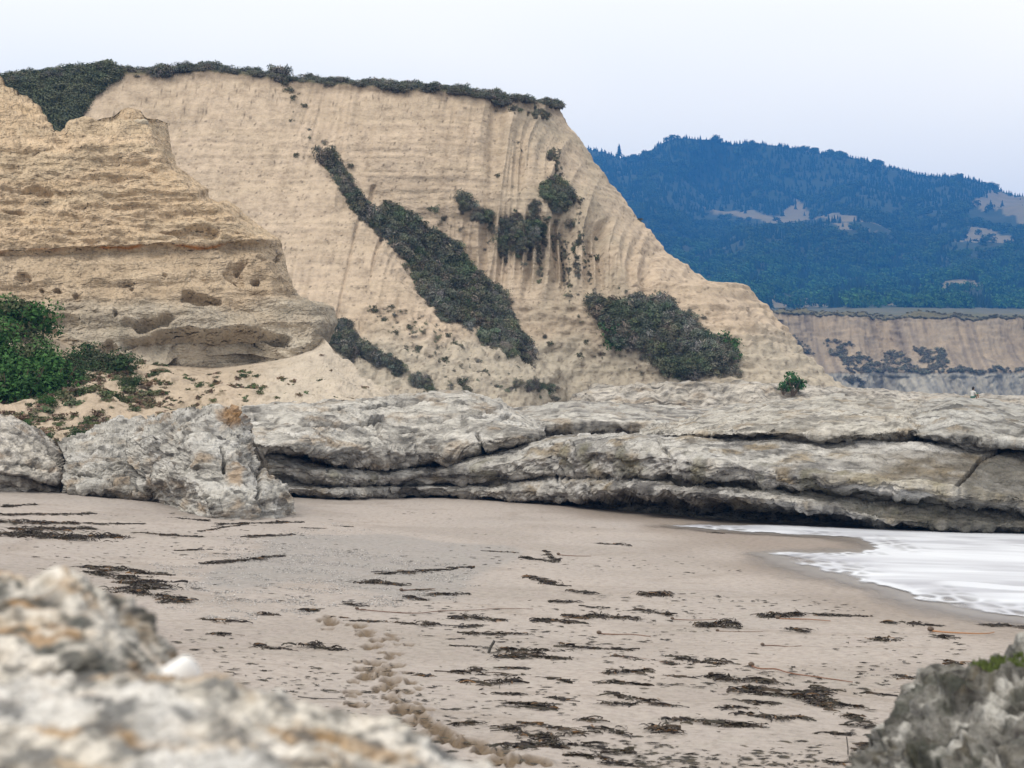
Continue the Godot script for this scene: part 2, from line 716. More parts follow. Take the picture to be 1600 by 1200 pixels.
func far_bluff() -> void:
	var top := [[1050, 487], [1215, 489], [1300, 492], [1372, 496], [1385, 501], [1397, 496], [1440, 494], [1500, 497], [1600, 498], [1850, 500]]
	var D := func(px: float) -> float:
		return 640.0 + 5.0 * sin(px * 0.02) + 9.0 * exp(-pow((px - 1385.0) / 22.0, 2.0)) + 5.0 * exp(-pow((px - 1270.0) / 20.0, 2.0))
	var flat := func(y: float) -> Array:
		var o := []
		for k in 81:
			var px := 1050.0 + 10.0 * k
			o.append([px, y])
		return o
	var dense := []
	for k in 81:
		dense.append([1050.0 + 10.0 * k, line_at(top, 1050.0 + 10.0 * k)])
	var rows := [rows_of(shifted(dense, -2.5), D, 70.0), rows_of(dense, D, 4.0), rows_of(flat.call(535.0), D, -4.0), rows_of(flat.call(560.0), D, -12.0), rows_of(flat.call(578.0), D, -22.0), rows_of(flat.call(588.0), D, -24.0), rows_of(flat.call(635.0), D, -28.0)]
	var s := loft(rows, 400, [3, 24, 14, 12, 6, 28])
	var scrub := [pv([1280, 530, 1330, 535, 1345, 560, 1400, 545, 1430, 570, 1460, 585, 1340, 586, 1315, 572, 1295, 555]), pv([1425, 540, 1470, 542, 1490, 575, 1600, 578, 1600, 586, 1450, 586, 1435, 560]), pv([1240, 525, 1262, 542, 1270, 560, 1252, 545]), pv([1320, 590, 1350, 590, 1352, 615, 1335, 622])]
	var low := func(p: Vector3, q: Vector2) -> float:
		var rill := fb(Vector3(p.x * 0.12, p.y * 0.02, p.z * 0.05)) * 1.6 + n3(p.x * 0.9, p.y * 0.05, 4.0) * 0.3
		if q.y > 588.0:
			return n3((p.x + p.y * 0.4) * 0.5, p.y * 0.1, 2.0) * 0.8 + fb(p * 0.4) * 0.7
		return rill + fb(Vector3(p.x * 0.1, p.y * 1.0, p.z * 0.1)) * 0.6
	var tint := func(p: Vector3, q: Vector2, k: float) -> Color:
		var c := mixc(Color(0.38, 0.30, 0.21), Color(0.29, 0.24, 0.18), 0.5 + 0.8 * fb(Vector3(p.x * 0.08, p.y * 0.3, p.z * 0.08)))
		c = mixc(c, Color(0.22, 0.18, 0.14), 0.8 * sst(0.1, 0.6, n3(p.x * 0.55, p.y * 0.03, 8.0)))
		if q.y > 586.0:
			c = mixc(Color(0.40, 0.37, 0.31), Color(0.25, 0.24, 0.22), 0.5 + 0.8 * n3((p.x + p.y * 0.4) * 0.8, p.y * 0.15, 1.0))
		if q.y < line_at(top, q.x) + 3.0:
			c = Color(0.13, 0.12, 0.07)
		return c
	var o := put("far_sea_bluff", finish(s, low, tint), rockmat("strata", Vector3(0.006, 0.002, 0.006), 0.4))
	tag(o, "distant flat-topped tan sea bluff below the wooded hills", "cliff")
	var at := []
	for g in scrub:
		var ids := inside(s, g)
		for k in ids.size() * 0.8:
			var i := ids[rng.randi() % ids.size()]
			if rng.randf() > 0.45 + 1.0 * n3(s.Q[i].x * 0.05, s.Q[i].y * 0.09, 4.0):
				continue
			at.append([sway(s.P[i], Vector3(0, 1, 0.3).normalized(), rng.randf_range(0.3, 1.1)), shade(0.7, 1.6)])
	for k in 900:
		var px := rng.randf_range(1180, 1700)
		var j := int((px - 1050.0) / 800.0 * 399.0)
		at.append([sway(s.P[rng.randi_range(1, 4) * 400 + j], Vector3.UP, rng.randf_range(0.3, 0.8), 0.7), shade(0.7, 1.3)])
	scatter("far_bluff_scrub", bush_mesh(6, 26, 0.22, [Color(0.13, 0.13, 0.10), Color(0.16, 0.145, 0.115)]), leafmat(), at, "dark scrub growing in bands on the distant flat-topped bluff", "scrub")


# ---------------------------------------------------------------- main bluff
const TOP_EDGE := [[-150, 135], [0, 128], [60, 122], [140, 112], [165, 106], [200, 112], [240, 113], [290, 109], [330, 108], [380, 112], [430, 118], [470, 126], [520, 128], [560, 130], [620, 137], [690, 140], [740, 146], [800, 152], [840, 158], [872, 166]]
const GULLY := [490, 212, 512, 250, 545, 300, 580, 345, 620, 395, 650, 440, 690, 480, 740, 520, 790, 555, 845, 585]
var gully_line := PackedVector2Array()


func bluff_d(px: float, py: float) -> float:
	var d := 152.0 + (620.0 - py) * 0.042
	# left buttress stands forward, the gully cuts in to its right and the ribs come out again
	var gx := 490.0
	if py > 212.0:
		var g: Array = []
		for i in range(0, GULLY.size(), 2):
			g.append([GULLY[i + 1], GULLY[i]])
		gx = line_at(g, py)
	else:
		gx = 490.0 - (212.0 - py) * 0.45
	var off := px - gx
	var cut := sst(-6.0, 42.0, off) * (1.0 - sst(70.0, 330.0, off))
	d += cut * lerpf(0.2, 4.6, sst(215.0, 430.0, py))
	d += (1.0 - sst(-30.0, 0.0, off)) * -1.5
	d += sst(560.0, 1000.0, px) * 6.0
	return d


func main_bluff() -> void:
	gully_line = pv(GULLY)
	var ends := [[185, 883], [225, 914], [265, 944], [305, 973], [345, 1001], [400, 1051], [425, 1086], [441, 1112], [447, 1125], [475, 1194], [510, 1227], [555, 1263], [590, 1300], [612, 1335], [665, 1380]]
	var rows := []
	var mk := func(f: Callable, right: float) -> Array:
		var o := []
		for k in 101:
			var px := lerpf(-70.0, right, k / 100.0)
			var y: float = f.call(px)
			var roll := pow(clampf(1.0 - (right - px) / 95.0, 0.0, 1.0), 2.0) * 11.0
			o.append([px, y, bluff_d(px, y) + roll])
		return o
	var edge: Array = mk.call(func(px: float) -> float: return line_at(TOP_EDGE, px), 872.0)
	var far := []
	var mid := []
	for p in edge:
		mid.append([p[0], p[1] - 2.0, p[2] + 9.0])
		far.append([p[0], p[1] + 6.0, p[2] + 60.0])
	rows = [far, mid, edge]
	for e in ends:
		var yy: float = e[0]
		var rr: float = e[1]
		if yy == 447.0:
			rr = 1170.0
		rows.append(mk.call(func(px: float) -> float:
			if yy == 447.0:
				return 447.0 + (line_at([[1090, 0], [1122, 0], [1128, 0], [1138, -5], [1150, -7], [1160, -4], [1170, 3]], px))
			return maxf(yy, line_at(TOP_EDGE, px) + 6.0), rr))
	var s := loft(rows, 720, [3, 5, 12, 20, 20, 20, 20, 26, 12, 8, 5, 14, 17, 22, 17, 11, 14], false, 0.0, 0.0, 6.0, 1000.0)
	var rim_line := [[150.0, 872.0]]
	for e in ends:
		rim_line.append([float(e[0]), float(e[1])])
	var disp := func(p: Vector3, q: Vector2) -> float:
		var r := sst(690.0, 830.0, q.x + 60.0 * n3(p.x * 0.1, p.y * 0.1, 0.0))
		var band := f2(Vector3(p.x * 0.04, p.y * 1.1, p.z * 0.04)) * 0.08 + n3(p.x * 0.10, p.y * 3.4, p.z * 0.10) * 0.05
		var run := p.x + p.z * 0.15
		var rill := absf(n3(run * 0.42, p.y * 0.035, 2.0)) * -1.5 + absf(n3(run * 1.1, p.y * 0.06, 6.0)) * -0.6
		var rmask := r * sst(300.0, 360.0, q.y) * (1.0 - sst(410.0, 500.0, q.y)) + r * 0.75 * (1.0 - sst(260.0, 330.0, q.y)) + 0.07
		var rim := line_at(rim_line, q.y) - q.x
		rmask *= 0.18 + 0.82 * sst(10.0, 90.0, rim)
		if q.x > 1000.0:
			rmask *= 1.0 - sst(1000.0, 1060.0, q.x)
			band = band * 1.3 + n3(p.x * 0.06, p.y * 2.3, p.z * 0.06) * 0.14
		var comb := sst(790.0, 830.0, q.x) * (1.0 - sst(945.0, 985.0, q.x)) * sst(325.0, 350.0, q.y) * (1.0 - sst(405.0, 492.0, q.y))
		rill -= comb * 1.3 * pow(absf(n3(run * 0.75, p.y * 0.03, 16.0)), 0.6)
		rmask = maxf(rmask, comb)
		var k := band + rill * clampf(rmask, 0.0, 1.1) + f2(p * 0.3) * 0.20 + f2(p * 1.5) * 0.04 + n3(run * 2.3, p.y * 0.07, 22.0) * 0.07 * sst(-0.4, 0.6, n3(p.x * 0.12, p.y * 0.08, 7.0))
		# thin runnels below the smooth face
		if q.x > 480.0 and q.x < 600.0 and q.y > 290.0:
			k -= 0.35 * sst(0.62, 0.8, n3(run * 0.9, p.y * 0.02, 12.0) + 0.12)
		# pitted foot
		if q.y > 480.0 and q.x > 560.0:
			k += f2(p * 0.9) * 0.3
		return k
	var tint := func(p: Vector3, q: Vector2, k: float) -> Color:
		var c := mixc(Color(0.56, 0.455, 0.355), Color(0.50, 0.405, 0.31), 0.5 + 0.9 * fb(p * 0.12))
		c = mixc(c, Color(0.37, 0.29, 0.21), 0.25 * sst(0.0, 0.5, n3(p.x * 0.07, p.y * 2.6, p.z * 0.07)))
		c = mixc(c, Color(0.36, 0.28, 0.20), 0.4 * sst(0.15, 0.6, n3((p.x + p.z * 0.15) * 1.3, p.y * 0.07, 3.0)) * (0.5 + fb(p * 0.1)))
		c = mixc(c, Color(0.55, 0.45, 0.33), 0.2 * sst(0.05, 0.5, n3(p.x * 0.05, p.y * 1.3, 4.0)))
		# grey weathering on the ribs and the lower right
		var g := sst(720.0, 860.0, q.x) * (1.0 - sst(960.0, 1010.0, q.x)) * (0.5 + 0.7 * fb(p * 0.2))
		c = mixc(c, Color(0.36, 0.315, 0.245), g * 0.8)
		var low := sst(500.0, 560.0, q.y + 40.0 * fb(p * 0.15))
		c = mixc(c, Color(0.44, 0.40, 0.33), low * 0.75)
		# dark specks: roots, holes, small plants
		var sp := n3(p.x * 2.6, p.y * 2.6, p.z * 2.6)
		c = mixc(c, Color(0.16, 0.13, 0.10), 0.75 * sst(0.62 - 0.2 * low, 0.75, sp))
		# soil below the turf
		var soil := 1.0 - sst(4.0, 20.0, q.y - line_at(TOP_EDGE, q.x) + 10.0 * fb(p * 0.5))
		c = mixc(c, Color(0.20, 0.155, 0.115), soil * 0.7)
		if q.y <= line_at(TOP_EDGE, q.x) + 1.0:
			c = Color(0.10, 0.095, 0.06)
		return c
	var o := put("main_sea_bluff", finish(s, disp, tint), rockmat("strata", Vector3(0.030, 0.060, 0.030), 0.6))
	tag(o, "tall tan sandstone bluff with a scrubby diagonal gully and flat top", "cliff")
	bluff_plants(s)


func plant_cover(s: Dictionary, poly: Array, per: float, lo: float, hi: float, up: Vector3, streaky := false, thin := false) -> Array:
	var at := []
	var g := pv(poly)
	var ids := inside(s, g)
	if ids.is_empty():
		return at
	for k in int(ids.size() * per):
		var i := ids[rng.randi() % ids.size()]
		var q: Vector2 = s.Q[i]
		var hole := n3(q.x * 0.035, q.y * 0.035, 5.0)
		if hole < -0.42 or not Geometry2D.is_point_in_polygon(q + Vector2(n3(q.x * 0.06, q.y * 0.06, 2.0), n3(q.x * 0.06, q.y * 0.06, 6.0)) * (4.0 if thin else 20.0), g):
			continue
		var edge := seg_dist(q, g)
		if not thin and rng.randf() > 0.3 + edge / 16.0 + 0.5 * n3(q.x * 0.09, q.y * 0.09, 15.0):
			continue
		if streaky and n3(q.x * 0.15, q.y * 0.02, 19.0) < 0.05:
			continue
		var f := clampf(edge / 10.0, 0.45, 1.0)
		var tw := shade(0.55, 1.45)
		if rng.randf() < 0.25:
			tw = Color(tw.r * 1.06, tw.g, tw.b * 0.9)
		if n3(q.x * 0.03, q.y * 0.03, 9.0) > 0.3:
			tw = Color(tw.r * 0.85, tw.g * 1.0, tw.b * 0.82)
		at.append([sway(s.P[i] - up * 0.12, up, rng.randf_range(lo * 0.7, hi * 1.1) * f, rng.randf_range(0.7, 1.3)), tw])
	return at


func bluff_plants(s: Dictionary) -> void:
	var up := Vector3(0.0, 0.85, 0.55).normalized()
	var grey := [Color(0.16, 0.152, 0.135), Color(0.14, 0.14, 0.12), Color(0.175, 0.16, 0.145), Color(0.115, 0.128, 0.10)]
	var tuft := bush_mesh(9, 64, 0.13, grey, 0.85, 0.26)
	var lm := leafmat()
	scatter("gully_scrub", tuft, lm, plant_cover(s, [492, 236, 500, 215, 520, 235, 535, 262, 552, 290, 580, 330, 610, 320, 640, 335, 665, 352, 690, 365, 715, 385, 730, 405, 752, 430, 790, 455, 800, 490, 815, 520, 838, 560, 836, 575, 812, 570, 770, 550, 730, 520, 715, 505, 690, 505, 670, 478, 650, 455, 632, 420, 610, 385, 575, 358, 545, 318, 512, 268], 0.34, 0.55, 1.15, up),
		"long diagonal strip of grey-green scrub filling the bluff's gully", "scrub")
	scatter("lower_slope_scrub", tuft, lm, plant_cover(s, [905, 470, 940, 462, 975, 470, 1010, 462, 1035, 460, 1062, 485, 1090, 510, 1125, 528, 1150, 560, 1165, 590, 1120, 592, 1080, 600, 1040, 592, 1020, 570, 985, 548, 950, 540, 940, 515, 925, 490], 0.30, 0.55, 1.2, up),
		"broad dark scrub patch on the bluff's lower right slope", "scrub")
	var rib := plant_cover(s, [848, 285, 866, 270, 880, 265, 900, 290, 914, 330, 912, 345, 880, 345, 855, 320], 0.68, 0.5, 1.0, up, true)
	rib += plant_cover(s, [862, 228, 874, 225, 878, 250, 895, 262, 872, 268, 862, 255], 0.47, 0.3, 0.6, up, true)
	rib += plant_cover(s, [715, 300, 735, 305, 748, 325, 776, 328, 772, 348, 740, 350, 722, 335], 0.65, 0.5, 0.9, up, true)
	rib += plant_cover(s, [750, 365, 780, 335, 830, 325, 850, 345, 850, 370, 820, 400, 790, 400, 765, 380], 0.46, 0.4, 0.85, up, true)
	rib += plant_cover(s, [668, 325, 680, 318, 700, 335, 698, 345, 680, 345], 0.65, 0.4, 0.8, up, true)
	rib += plant_cover(s, [795, 290, 810, 282, 815, 305, 808, 318, 800, 305], 0.47, 0.3, 0.6, up, true)
	rib += plant_cover(s, [806, 208, 815, 212, 818, 235, 810, 238], 0.57, 0.3, 0.6, up, true)
	for a in [[836, 350, 12, 432], [848, 330, 10, 395], [862, 345, 10, 402], [874, 340, 9, 440], [884, 345, 9, 472], [897, 360, 12, 458], [908, 345, 10, 420], [918, 372, 10, 442], [934, 380, 8, 412], [895, 425, 14, 468], [822, 345, 9, 400], [776, 350, 10, 400], [760, 340, 10, 385], [866, 225, 9, 290], [880, 255, 9, 300], [812, 205, 6, 245], [800, 280, 8, 330], [905, 300, 8, 350], [735, 310, 10, 360], [925, 440, 12, 478]]:
		rib += plant_cover(s, [a[0], a[1], a[0] + a[2], a[1] + 6, a[0] + a[2] * 0.8, a[3], a[0] + 2, a[3] - 8], 0.42, 0.16, 0.5, up, false, true)
	rib += plant_cover(s, [690, 345, 740, 350, 800, 395, 845, 400, 850, 440, 820, 430, 790, 410, 740, 380], 0.11, 0.25, 0.55, up, true)
	rib += plant_cover(s, [760, 150, 800, 158, 865, 172, 868, 190, 845, 195, 820, 185, 790, 178, 770, 168], 0.30, 0.25, 0.6, up, true)
	rib += plant_cover(s, [812, 330, 845, 300, 860, 335, 858, 360, 830, 352], 0.38, 0.3, 0.7, up, true)
	scatter("rib_scrub", tuft, lm, rib, "dark scrub hanging in the runnels between the bluff's ribs", "scrub")
	var foot := plant_cover(s, [503, 525, 512, 503, 535, 497, 550, 505, 565, 530, 600, 550, 630, 570, 640, 585, 615, 588, 590, 575, 560, 555, 548, 570, 575, 590, 600, 612, 570, 600, 540, 570, 515, 545], 0.36, 0.45, 0.9, up)
	foot += plant_cover(s, [640, 580, 665, 580, 685, 605, 690, 615, 650, 615], 0.3, 0.35, 0.7, up)
	foot += plant_cover(s, [790, 595, 830, 588, 870, 600, 880, 625, 850, 640, 820, 640, 840, 620, 800, 608], 0.22, 0.35, 0.7, up)
	foot += plant_cover(s, [835, 520, 870, 515, 885, 525, 870, 532, 840, 530], 0.2, 0.3, 0.6, up)
	scatter("bluff_foot_scrub", tuft, lm, foot, "low dark scrub clumps at the foot of the tall bluff", "scrub")
	var stray := plant_cover(s, [600, 330, 700, 340, 800, 470, 850, 560, 880, 620, 700, 620, 560, 470, 620, 480, 700, 520, 760, 545, 790, 470, 720, 400], 0.018, 0.15, 0.35, up)
	stray += plant_cover(s, [560, 470, 640, 470, 720, 520, 780, 580, 780, 625, 640, 560], 0.05, 0.10, 0.28, up)
	stray += plant_cover(s, [400, 120, 480, 130, 500, 210, 480, 260, 440, 180], 0.008, 0.12, 0.3, up)
	stray += plant_cover(s, [1080, 535, 1150, 520, 1170, 545, 1110, 560], 0.03, 0.1, 0.2, up)
	stray += plant_cover(s, [880, 450, 960, 440, 1050, 440, 1120, 500, 1180, 580, 1160, 612, 1000, 610, 920, 560, 900, 500], 0.02, 0.14, 0.4, up)
	scatter("stray_tufts", tuft, lm, stray, "tiny dark tufts sprinkled over the tall bluff's bare lower face", "scrub")
	# turf and brush along the top
	var at := []
	var nu: int = s.nu
	for k in 1500:
		var j := rng.randi() % nu
		var r := rng.randi_range(2, 9)
		var i := r * nu + j
		var q: Vector2 = s.Q[i]
		var dy := q.y - line_at(TOP_EDGE, q.x)
		var deep := 4.0 + 5.0 * n3(q.x * 0.03, 1.0, 1.0)
		if q.x > 690.0:
			deep += 9.0 * sst(690.0, 780.0, q.x)
		if dy > deep or n3(q.x * 0.05, 9.0, 2.0) < -0.25 and rng.randf() < 0.75:
			continue
		at.append([sway(s.P[i] - Vector3(0, 0.2, 0), Vector3.UP, rng.randf_range(0.45, 1.0) * (1.0 + 0.5 * n3(q.x * 0.04, 4.0, 0.0)), rng.randf_range(0.6, 1.0)), shade(0.7, 1.1)])
	scatter("cliff_top_scrub", tuft, lm, at, "dark brush edging the flat top of the tall bluff", "scrub")
	var v_at := []
	for k in 9000:
		var j := rng.randi() % 200
		var r := rng.randi_range(2, 50)
		var i := r * nu + j
		var q: Vector2 = s.Q[i]
		if Geometry2D.is_point_in_polygon(q, pv([-60, 126, 60, 120, 165, 104, 190, 112, 178, 122, 160, 135, 140, 150, 125, 175, 112, 215, 80, 215, -60, 150])):
			v_at.append([sway(s.P[i] - up * 0.2, up, rng.randf_range(0.5, 1.0), rng.randf_range(0.6, 0.9)), shade(0.75, 1.25)])
	scatter("notch_scrub", bush_mesh(8, 56, 0.12, [Color(0.09, 0.10, 0.065), Color(0.115, 0.105, 0.08), Color(0.075, 0.085, 0.06)], 0.8), lm, v_at, "olive brown scrub slope seen through the notch between the bluffs", "scrub")
	# single bushes that can be told apart
	var one := bush_mesh(6, 44, 0.15, [Color(0.07, 0.085, 0.055), Color(0.10, 0.095, 0.07)], 0.85)
	for b in [[445, 130, 7], [452, 142, 8], [458, 152, 6], [475, 165, 6], [463, 245, 5], [605, 318, 7], [548, 260, 6], [655, 135, 9], [780, 270, 5], [950, 352, 6], [940, 380, 8], [980, 480, 10], [612, 480, 5], [600, 500, 5], [640, 515, 6], [655, 545, 7], [697, 560, 6], [722, 598, 8], [730, 610, 7], [720, 540, 5], [585, 485, 6], [760, 580, 5], [618, 520, 5], [860, 538, 6], [700, 525, 5], [905, 555, 6], [915, 535, 5], [1000, 345, 5]]:
		var i := near_point(s, b[0], b[1])
		var o := put("bluff_bush", one, lm)
		o.transform = sway(s.P[i] - up * 0.1, up, b[2] * 0.075, rng.randf_range(0.8, 1.1))
		tag(o, "small dark bush growing alone on the tall bluff's bare face", "bush", "lone bushes on the tall bluff")
	var lush := bush_mesh(9, 40, 0.17, [Color(0.05, 0.10, 0.04), Color(0.06, 0.12, 0.05), Color(0.045, 0.085, 0.04)], 0.85, 0.4, false)
	for b in [[955, 512, 22, "rounded green bush at the left edge of the bluff's lower scrub patch"], [960, 540, 16, "smaller green bush below the rounded one on the bluff's lower slope"], [1138, 540, 20, "bright green bush at the right edge of the bluff's lower scrub patch"], [1146, 562, 14, "small bright green bush low on the right edge of the scrub patch"]]:
		var i := near_point(s, b[0], b[1])
		bush_thing(lush, lm, sway(s.P[i] - up * 0.2, up, float(b[2]) * 0.062, 0.9), b[3])


# ---------------------------------------------------------------- near bluff and the slope below it
const NEAR_BASE := [[-150, 440], [0, 478], [60, 510], [120, 538], [180, 556], [260, 568], [330, 573], [400, 566], [450, 555], [480, 545], [512, 536]]


func near_d(px: float, py: float) -> float:
	return 90.0 + (560.0 - py) * 0.014 - 2.0 * sst(500.0, 100.0, px)


func near_bluff() -> void:
	var crest := [[-150, 40], [-60, 85], [0, 122], [30, 142], [58, 165], [75, 190], [84, 205], [96, 209], [106, 204], [114, 193], [126, 186], [150, 184], [172, 180], [184, 172], [200, 169], [216, 175], [228, 184], [246, 186], [262, 193]]
	var ends := [[225, 266], [252, 274], [276, 306], [300, 345], [325, 377], [350, 405], [373, 437]]
	var ends2 := [[379, 441], [402, 446], [440, 463], [452, 484], [466, 521], [488, 527], [510, 519]]
	var rows := []
	var roll := func(px: float, right: float) -> float: return pow(clampf(1.0 - (right - px) / 42.0, 0.0, 1.0), 2.0) * 3.5
	var r0 := []
	for k in 101:
		var px := lerpf(-150.0, 262.0, k / 100.0)
		var y := line_at(crest, px)
		r0.append([px, y, near_d(px, y) + 1.2 + float(roll.call(px, 262.0))])
	rows.append(back_row(r0, 9.0, 8.0))
	rows.append(r0)
	var mk := func(yf: Callable, right: float, add: float) -> Array:
		var o := []
		for k in 101:
			var px := lerpf(-150.0, right, k / 100.0)
			var y: float = yf.call(px)
			o.append([px, y, near_d(px, y) + add + float(roll.call(px, right))])
		return o
	var seam := [[-150, 396], [0, 393], [70, 392], [110, 388], [180, 386], [260, 381], [330, 380], [438, 375]]
	for e in ends:
		var t: float = (float(e[0]) - 192.0) / (373.0 - 192.0)
		rows.append(mk.call(func(px: float) -> float: return lerpf(maxf(line_at(crest, minf(px, 262.0)) + 6.0, 192.0 + t * 12.0), line_at(seam, px) - 2.0, t), e[1], 0.0))
	for e in ends2:
		var t: float = (float(e[0]) - 373.0) / (512.0 - 373.0)
		rows.append(mk.call(func(px: float) -> float: return lerpf(line_at(seam, px) + 3.0, line_at(NEAR_BASE, px) - 6.0, t), e[1], 0.55 if e[0] < 390 else 0.1))
	rows.append(mk.call(func(px: float) -> float: return line_at(NEAR_BASE, px) + 10.0, 512.0, 0.6))
	var s := loft(rows, 400, [3, 14, 16, 15, 15, 15, 15, 15, 5, 14, 20, 9, 9, 12, 12, 14], false)
	var rim := [[190.0, 262.0]]
	for e in ends + ends2:
		rim.append([float(e[0]), float(e[1])])
	# hollows: px, py, half width, half height, metres
	var caves := [[335, 534, 116, 28, 1.9], [250, 545, 58, 24, 1.0], [316, 468, 34, 8, 0.9], [362, 440, 5, 5, 1.2], [397, 439, 4, 5, 0.7], [378, 414, 13, 7, 0.8], [366, 428, 16, 20, 0.5], [402, 402, 9, 6, 0.5], [426, 404, 6, 4, 0.4], [32, 429, 8, 6, 0.4], [203, 452, 6, 4, 0.5], [198, 440, 16, 4, 0.35], [57, 451, 4, 4, 0.5], [83, 459, 5, 4, 0.5], [125, 464, 8, 4, 0.4], [178, 488, 5, 8, 0.4], [240, 500, 40, 10, 0.8], [56, 300, 34, 6, 0.4], [20, 330, 30, 5, 0.3], [90, 500, 40, 9, 0.4], [255, 428, 5, 3, 0.3], [225, 185, 5, 3, 0.5], [170, 545, 14, 12, 1.0], [300, 362, 50, 10, 0.5], [340, 305, 24, 10, 0.4]]
	var disp := func(p: Vector3, q: Vector2) -> float:
		var up := 1.0 - sst(370.0, 395.0, q.y)
		var k := fb(Vector3(p.x * 0.12, p.y * 1.5, p.z * 0.12)) * 0.22
		k += n3(p.x * 0.22 + fb(p * 0.3) * 0.8, p.y * 3.0, p.z * 0.2) * (0.05 + 0.05 * up)
		k += f2(p * 0.45) * 0.30 + f2(Vector3(p.x * 1.2, p.y * 2.4, p.z * 1.2)) * (0.06 + 0.06 * up) + n3(p.x * 4.0, p.y * 6.0, p.z * 4.0) * 0.03
		k *= 0.25 + 0.75 * sst(2.0, 45.0, line_at(rim, q.y) - q.x)
		var w := q + Vector2(f2(Vector3(p.x * 0.8, p.y * 0.8, 1.0)) * 16.0, f2(Vector3(p.x * 0.6, p.y * 1.2, 9.0)) * 9.0)
		for c in caves:
			var dx: float = (w.x - c[0]) / c[2]
			if absf(dx) > 1.3:
				continue
			var dy: float = (w.y - c[1]) / c[3]
			if dy < 0.0:
				dy *= 1.25
			elif c[2] > 60.0:
				dy *= 0.45
			var r := dx * dx + dy * dy
			if r < 1.7:
				k -= c[4] * (1.0 - sst(0.35, 1.3, r)) * (0.75 if c[2] < 40.0 else 1.0 + 0.35 * n3(p.x * 0.3, p.y * 2.2, 3.0))
		return k
	var ledge_y := [[-150, 396], [0, 393], [70, 392], [110, 388], [180, 386], [260, 381], [330, 380], [438, 375]]
	var tint := func(p: Vector3, q: Vector2, k: float) -> Color:
		var t := sst(372.0, 400.0, q.y)
		var c := mixc(Color(0.66, 0.515, 0.365), Color(0.56, 0.425, 0.285), 0.5 + 1.0 * fb(Vector3(p.x * 0.25, p.y * 1.6, p.z * 0.25)))
		c = mixc(c, Color(0.56, 0.45, 0.32), sst(0.1, 0.5, n3(p.x * 0.12, p.y * 1.1, 5.0)) * 0.7)
		c = mixc(c, Color(0.26, 0.195, 0.135), 0.6 * sst(0.25, 0.7, n3(p.x * 3.0, p.y * 5.0, p.z * 3.0)))
		c = mixc(c, Color(0.60, 0.50, 0.38), 0.5 * sst(0.35, 0.8, n3(p.x * 4.0, p.y * 6.0, p.z * 4.0 + 30.0)))
		var l := mixc(Color(0.56, 0.45, 0.33), Color(0.46, 0.36, 0.255), 0.5 + 0.9 * fb(Vector3(p.x * 0.3, p.y * 1.3, p.z * 0.3)))
		c = mixc(c, l, t)
		var g := sst(455.0, 480.0, q.y + 18.0 * fb(p * 0.25)) * (0.75 + 0.5 * fb(p * 0.5))
		c = mixc(c, Color(0.49, 0.44, 0.365), g)
		c = mixc(c, Color(0.27, 0.235, 0.185), g * sst(0.0, 0.45, fb(Vector3(p.x * 0.25, p.y * 1.2, p.z * 0.25) + Vector3(5, 5, 5))) * 0.8)
		# rust seam
		var dy := absf(q.y - line_at(ledge_y, q.x) - 1.0 + 4.0 * n3(p.x * 0.4, 2.0, 2.0))
		c = mixc(c, Color(0.40, 0.17, 0.05), (1.0 - sst(0.8, 3.2, dy)) * sst(-0.6, 0.2, n3(p.x * 0.35, 4.0, 1.0)))
		return c
	var o := put("near_sandstone_bluff", finish(s, disp, tint), rockmat("strata", Vector3(0.03, 0.085, 0.03), 2.0))
	tag(o, "brown layered sandstone bluff with a rusty seam and a hollowed foot", "cliff")
	# stone resting on the crest
	var r := boulder_mesh(0.34, 0.20, 0.28, Color(0.42, 0.36, 0.28), 3)
	var st := put("crest_stone", r, vmat())
	var i := near_point(s, 224, 187)
	st.position = s.P[i] + Vector3(0, 0.05, 0.1)
	tag(st, "small pale stone perched on the brown bluff's crest", "stone")


func boulder_mesh(rx: float, ry: float, rz: float, col: Color, sd: int) -> ArrayMesh:
	var nu := 20
	var nv := 12
	var P := PackedVector3Array()
	var C := PackedColorArray()
	for i in nv:
		var th := PI * i / (nv - 1)
		for j in nu:
			var ph := -TAU * j / (nu - 1)
			var d := Vector3(sin(th) * cos(ph), cos(th), sin(th) * sin(ph))
			var k := 1.0 + 0.28 * n3(d.x * 1.3 + sd * 7.0, d.y * 1.3, d.z * 1.3) + 0.10 * n3(d.x * 3.5, d.y * 3.5 + sd, d.z * 3.5)
			P.append(Vector3(d.x * rx, d.y * ry, d.z * rz) * k)
			var g := 1.0 + 0.3 * n3(d.x * 4.0 + sd, d.y * 4.0, d.z * 4.0)
			C.append(Color(col.r * g, col.g * g, col.b * g))
	var s := {"nu": nu, "nv": nv, "P": P, "C": C}
	var N := PackedVector3Array()
	for p in P:
		N.append(Vector3(p.x / (rx * rx), p.y / (ry * ry), p.z / (rz * rz)).normalized())
	s.N = N
	return grid_mesh(s)


var talus_s := {}


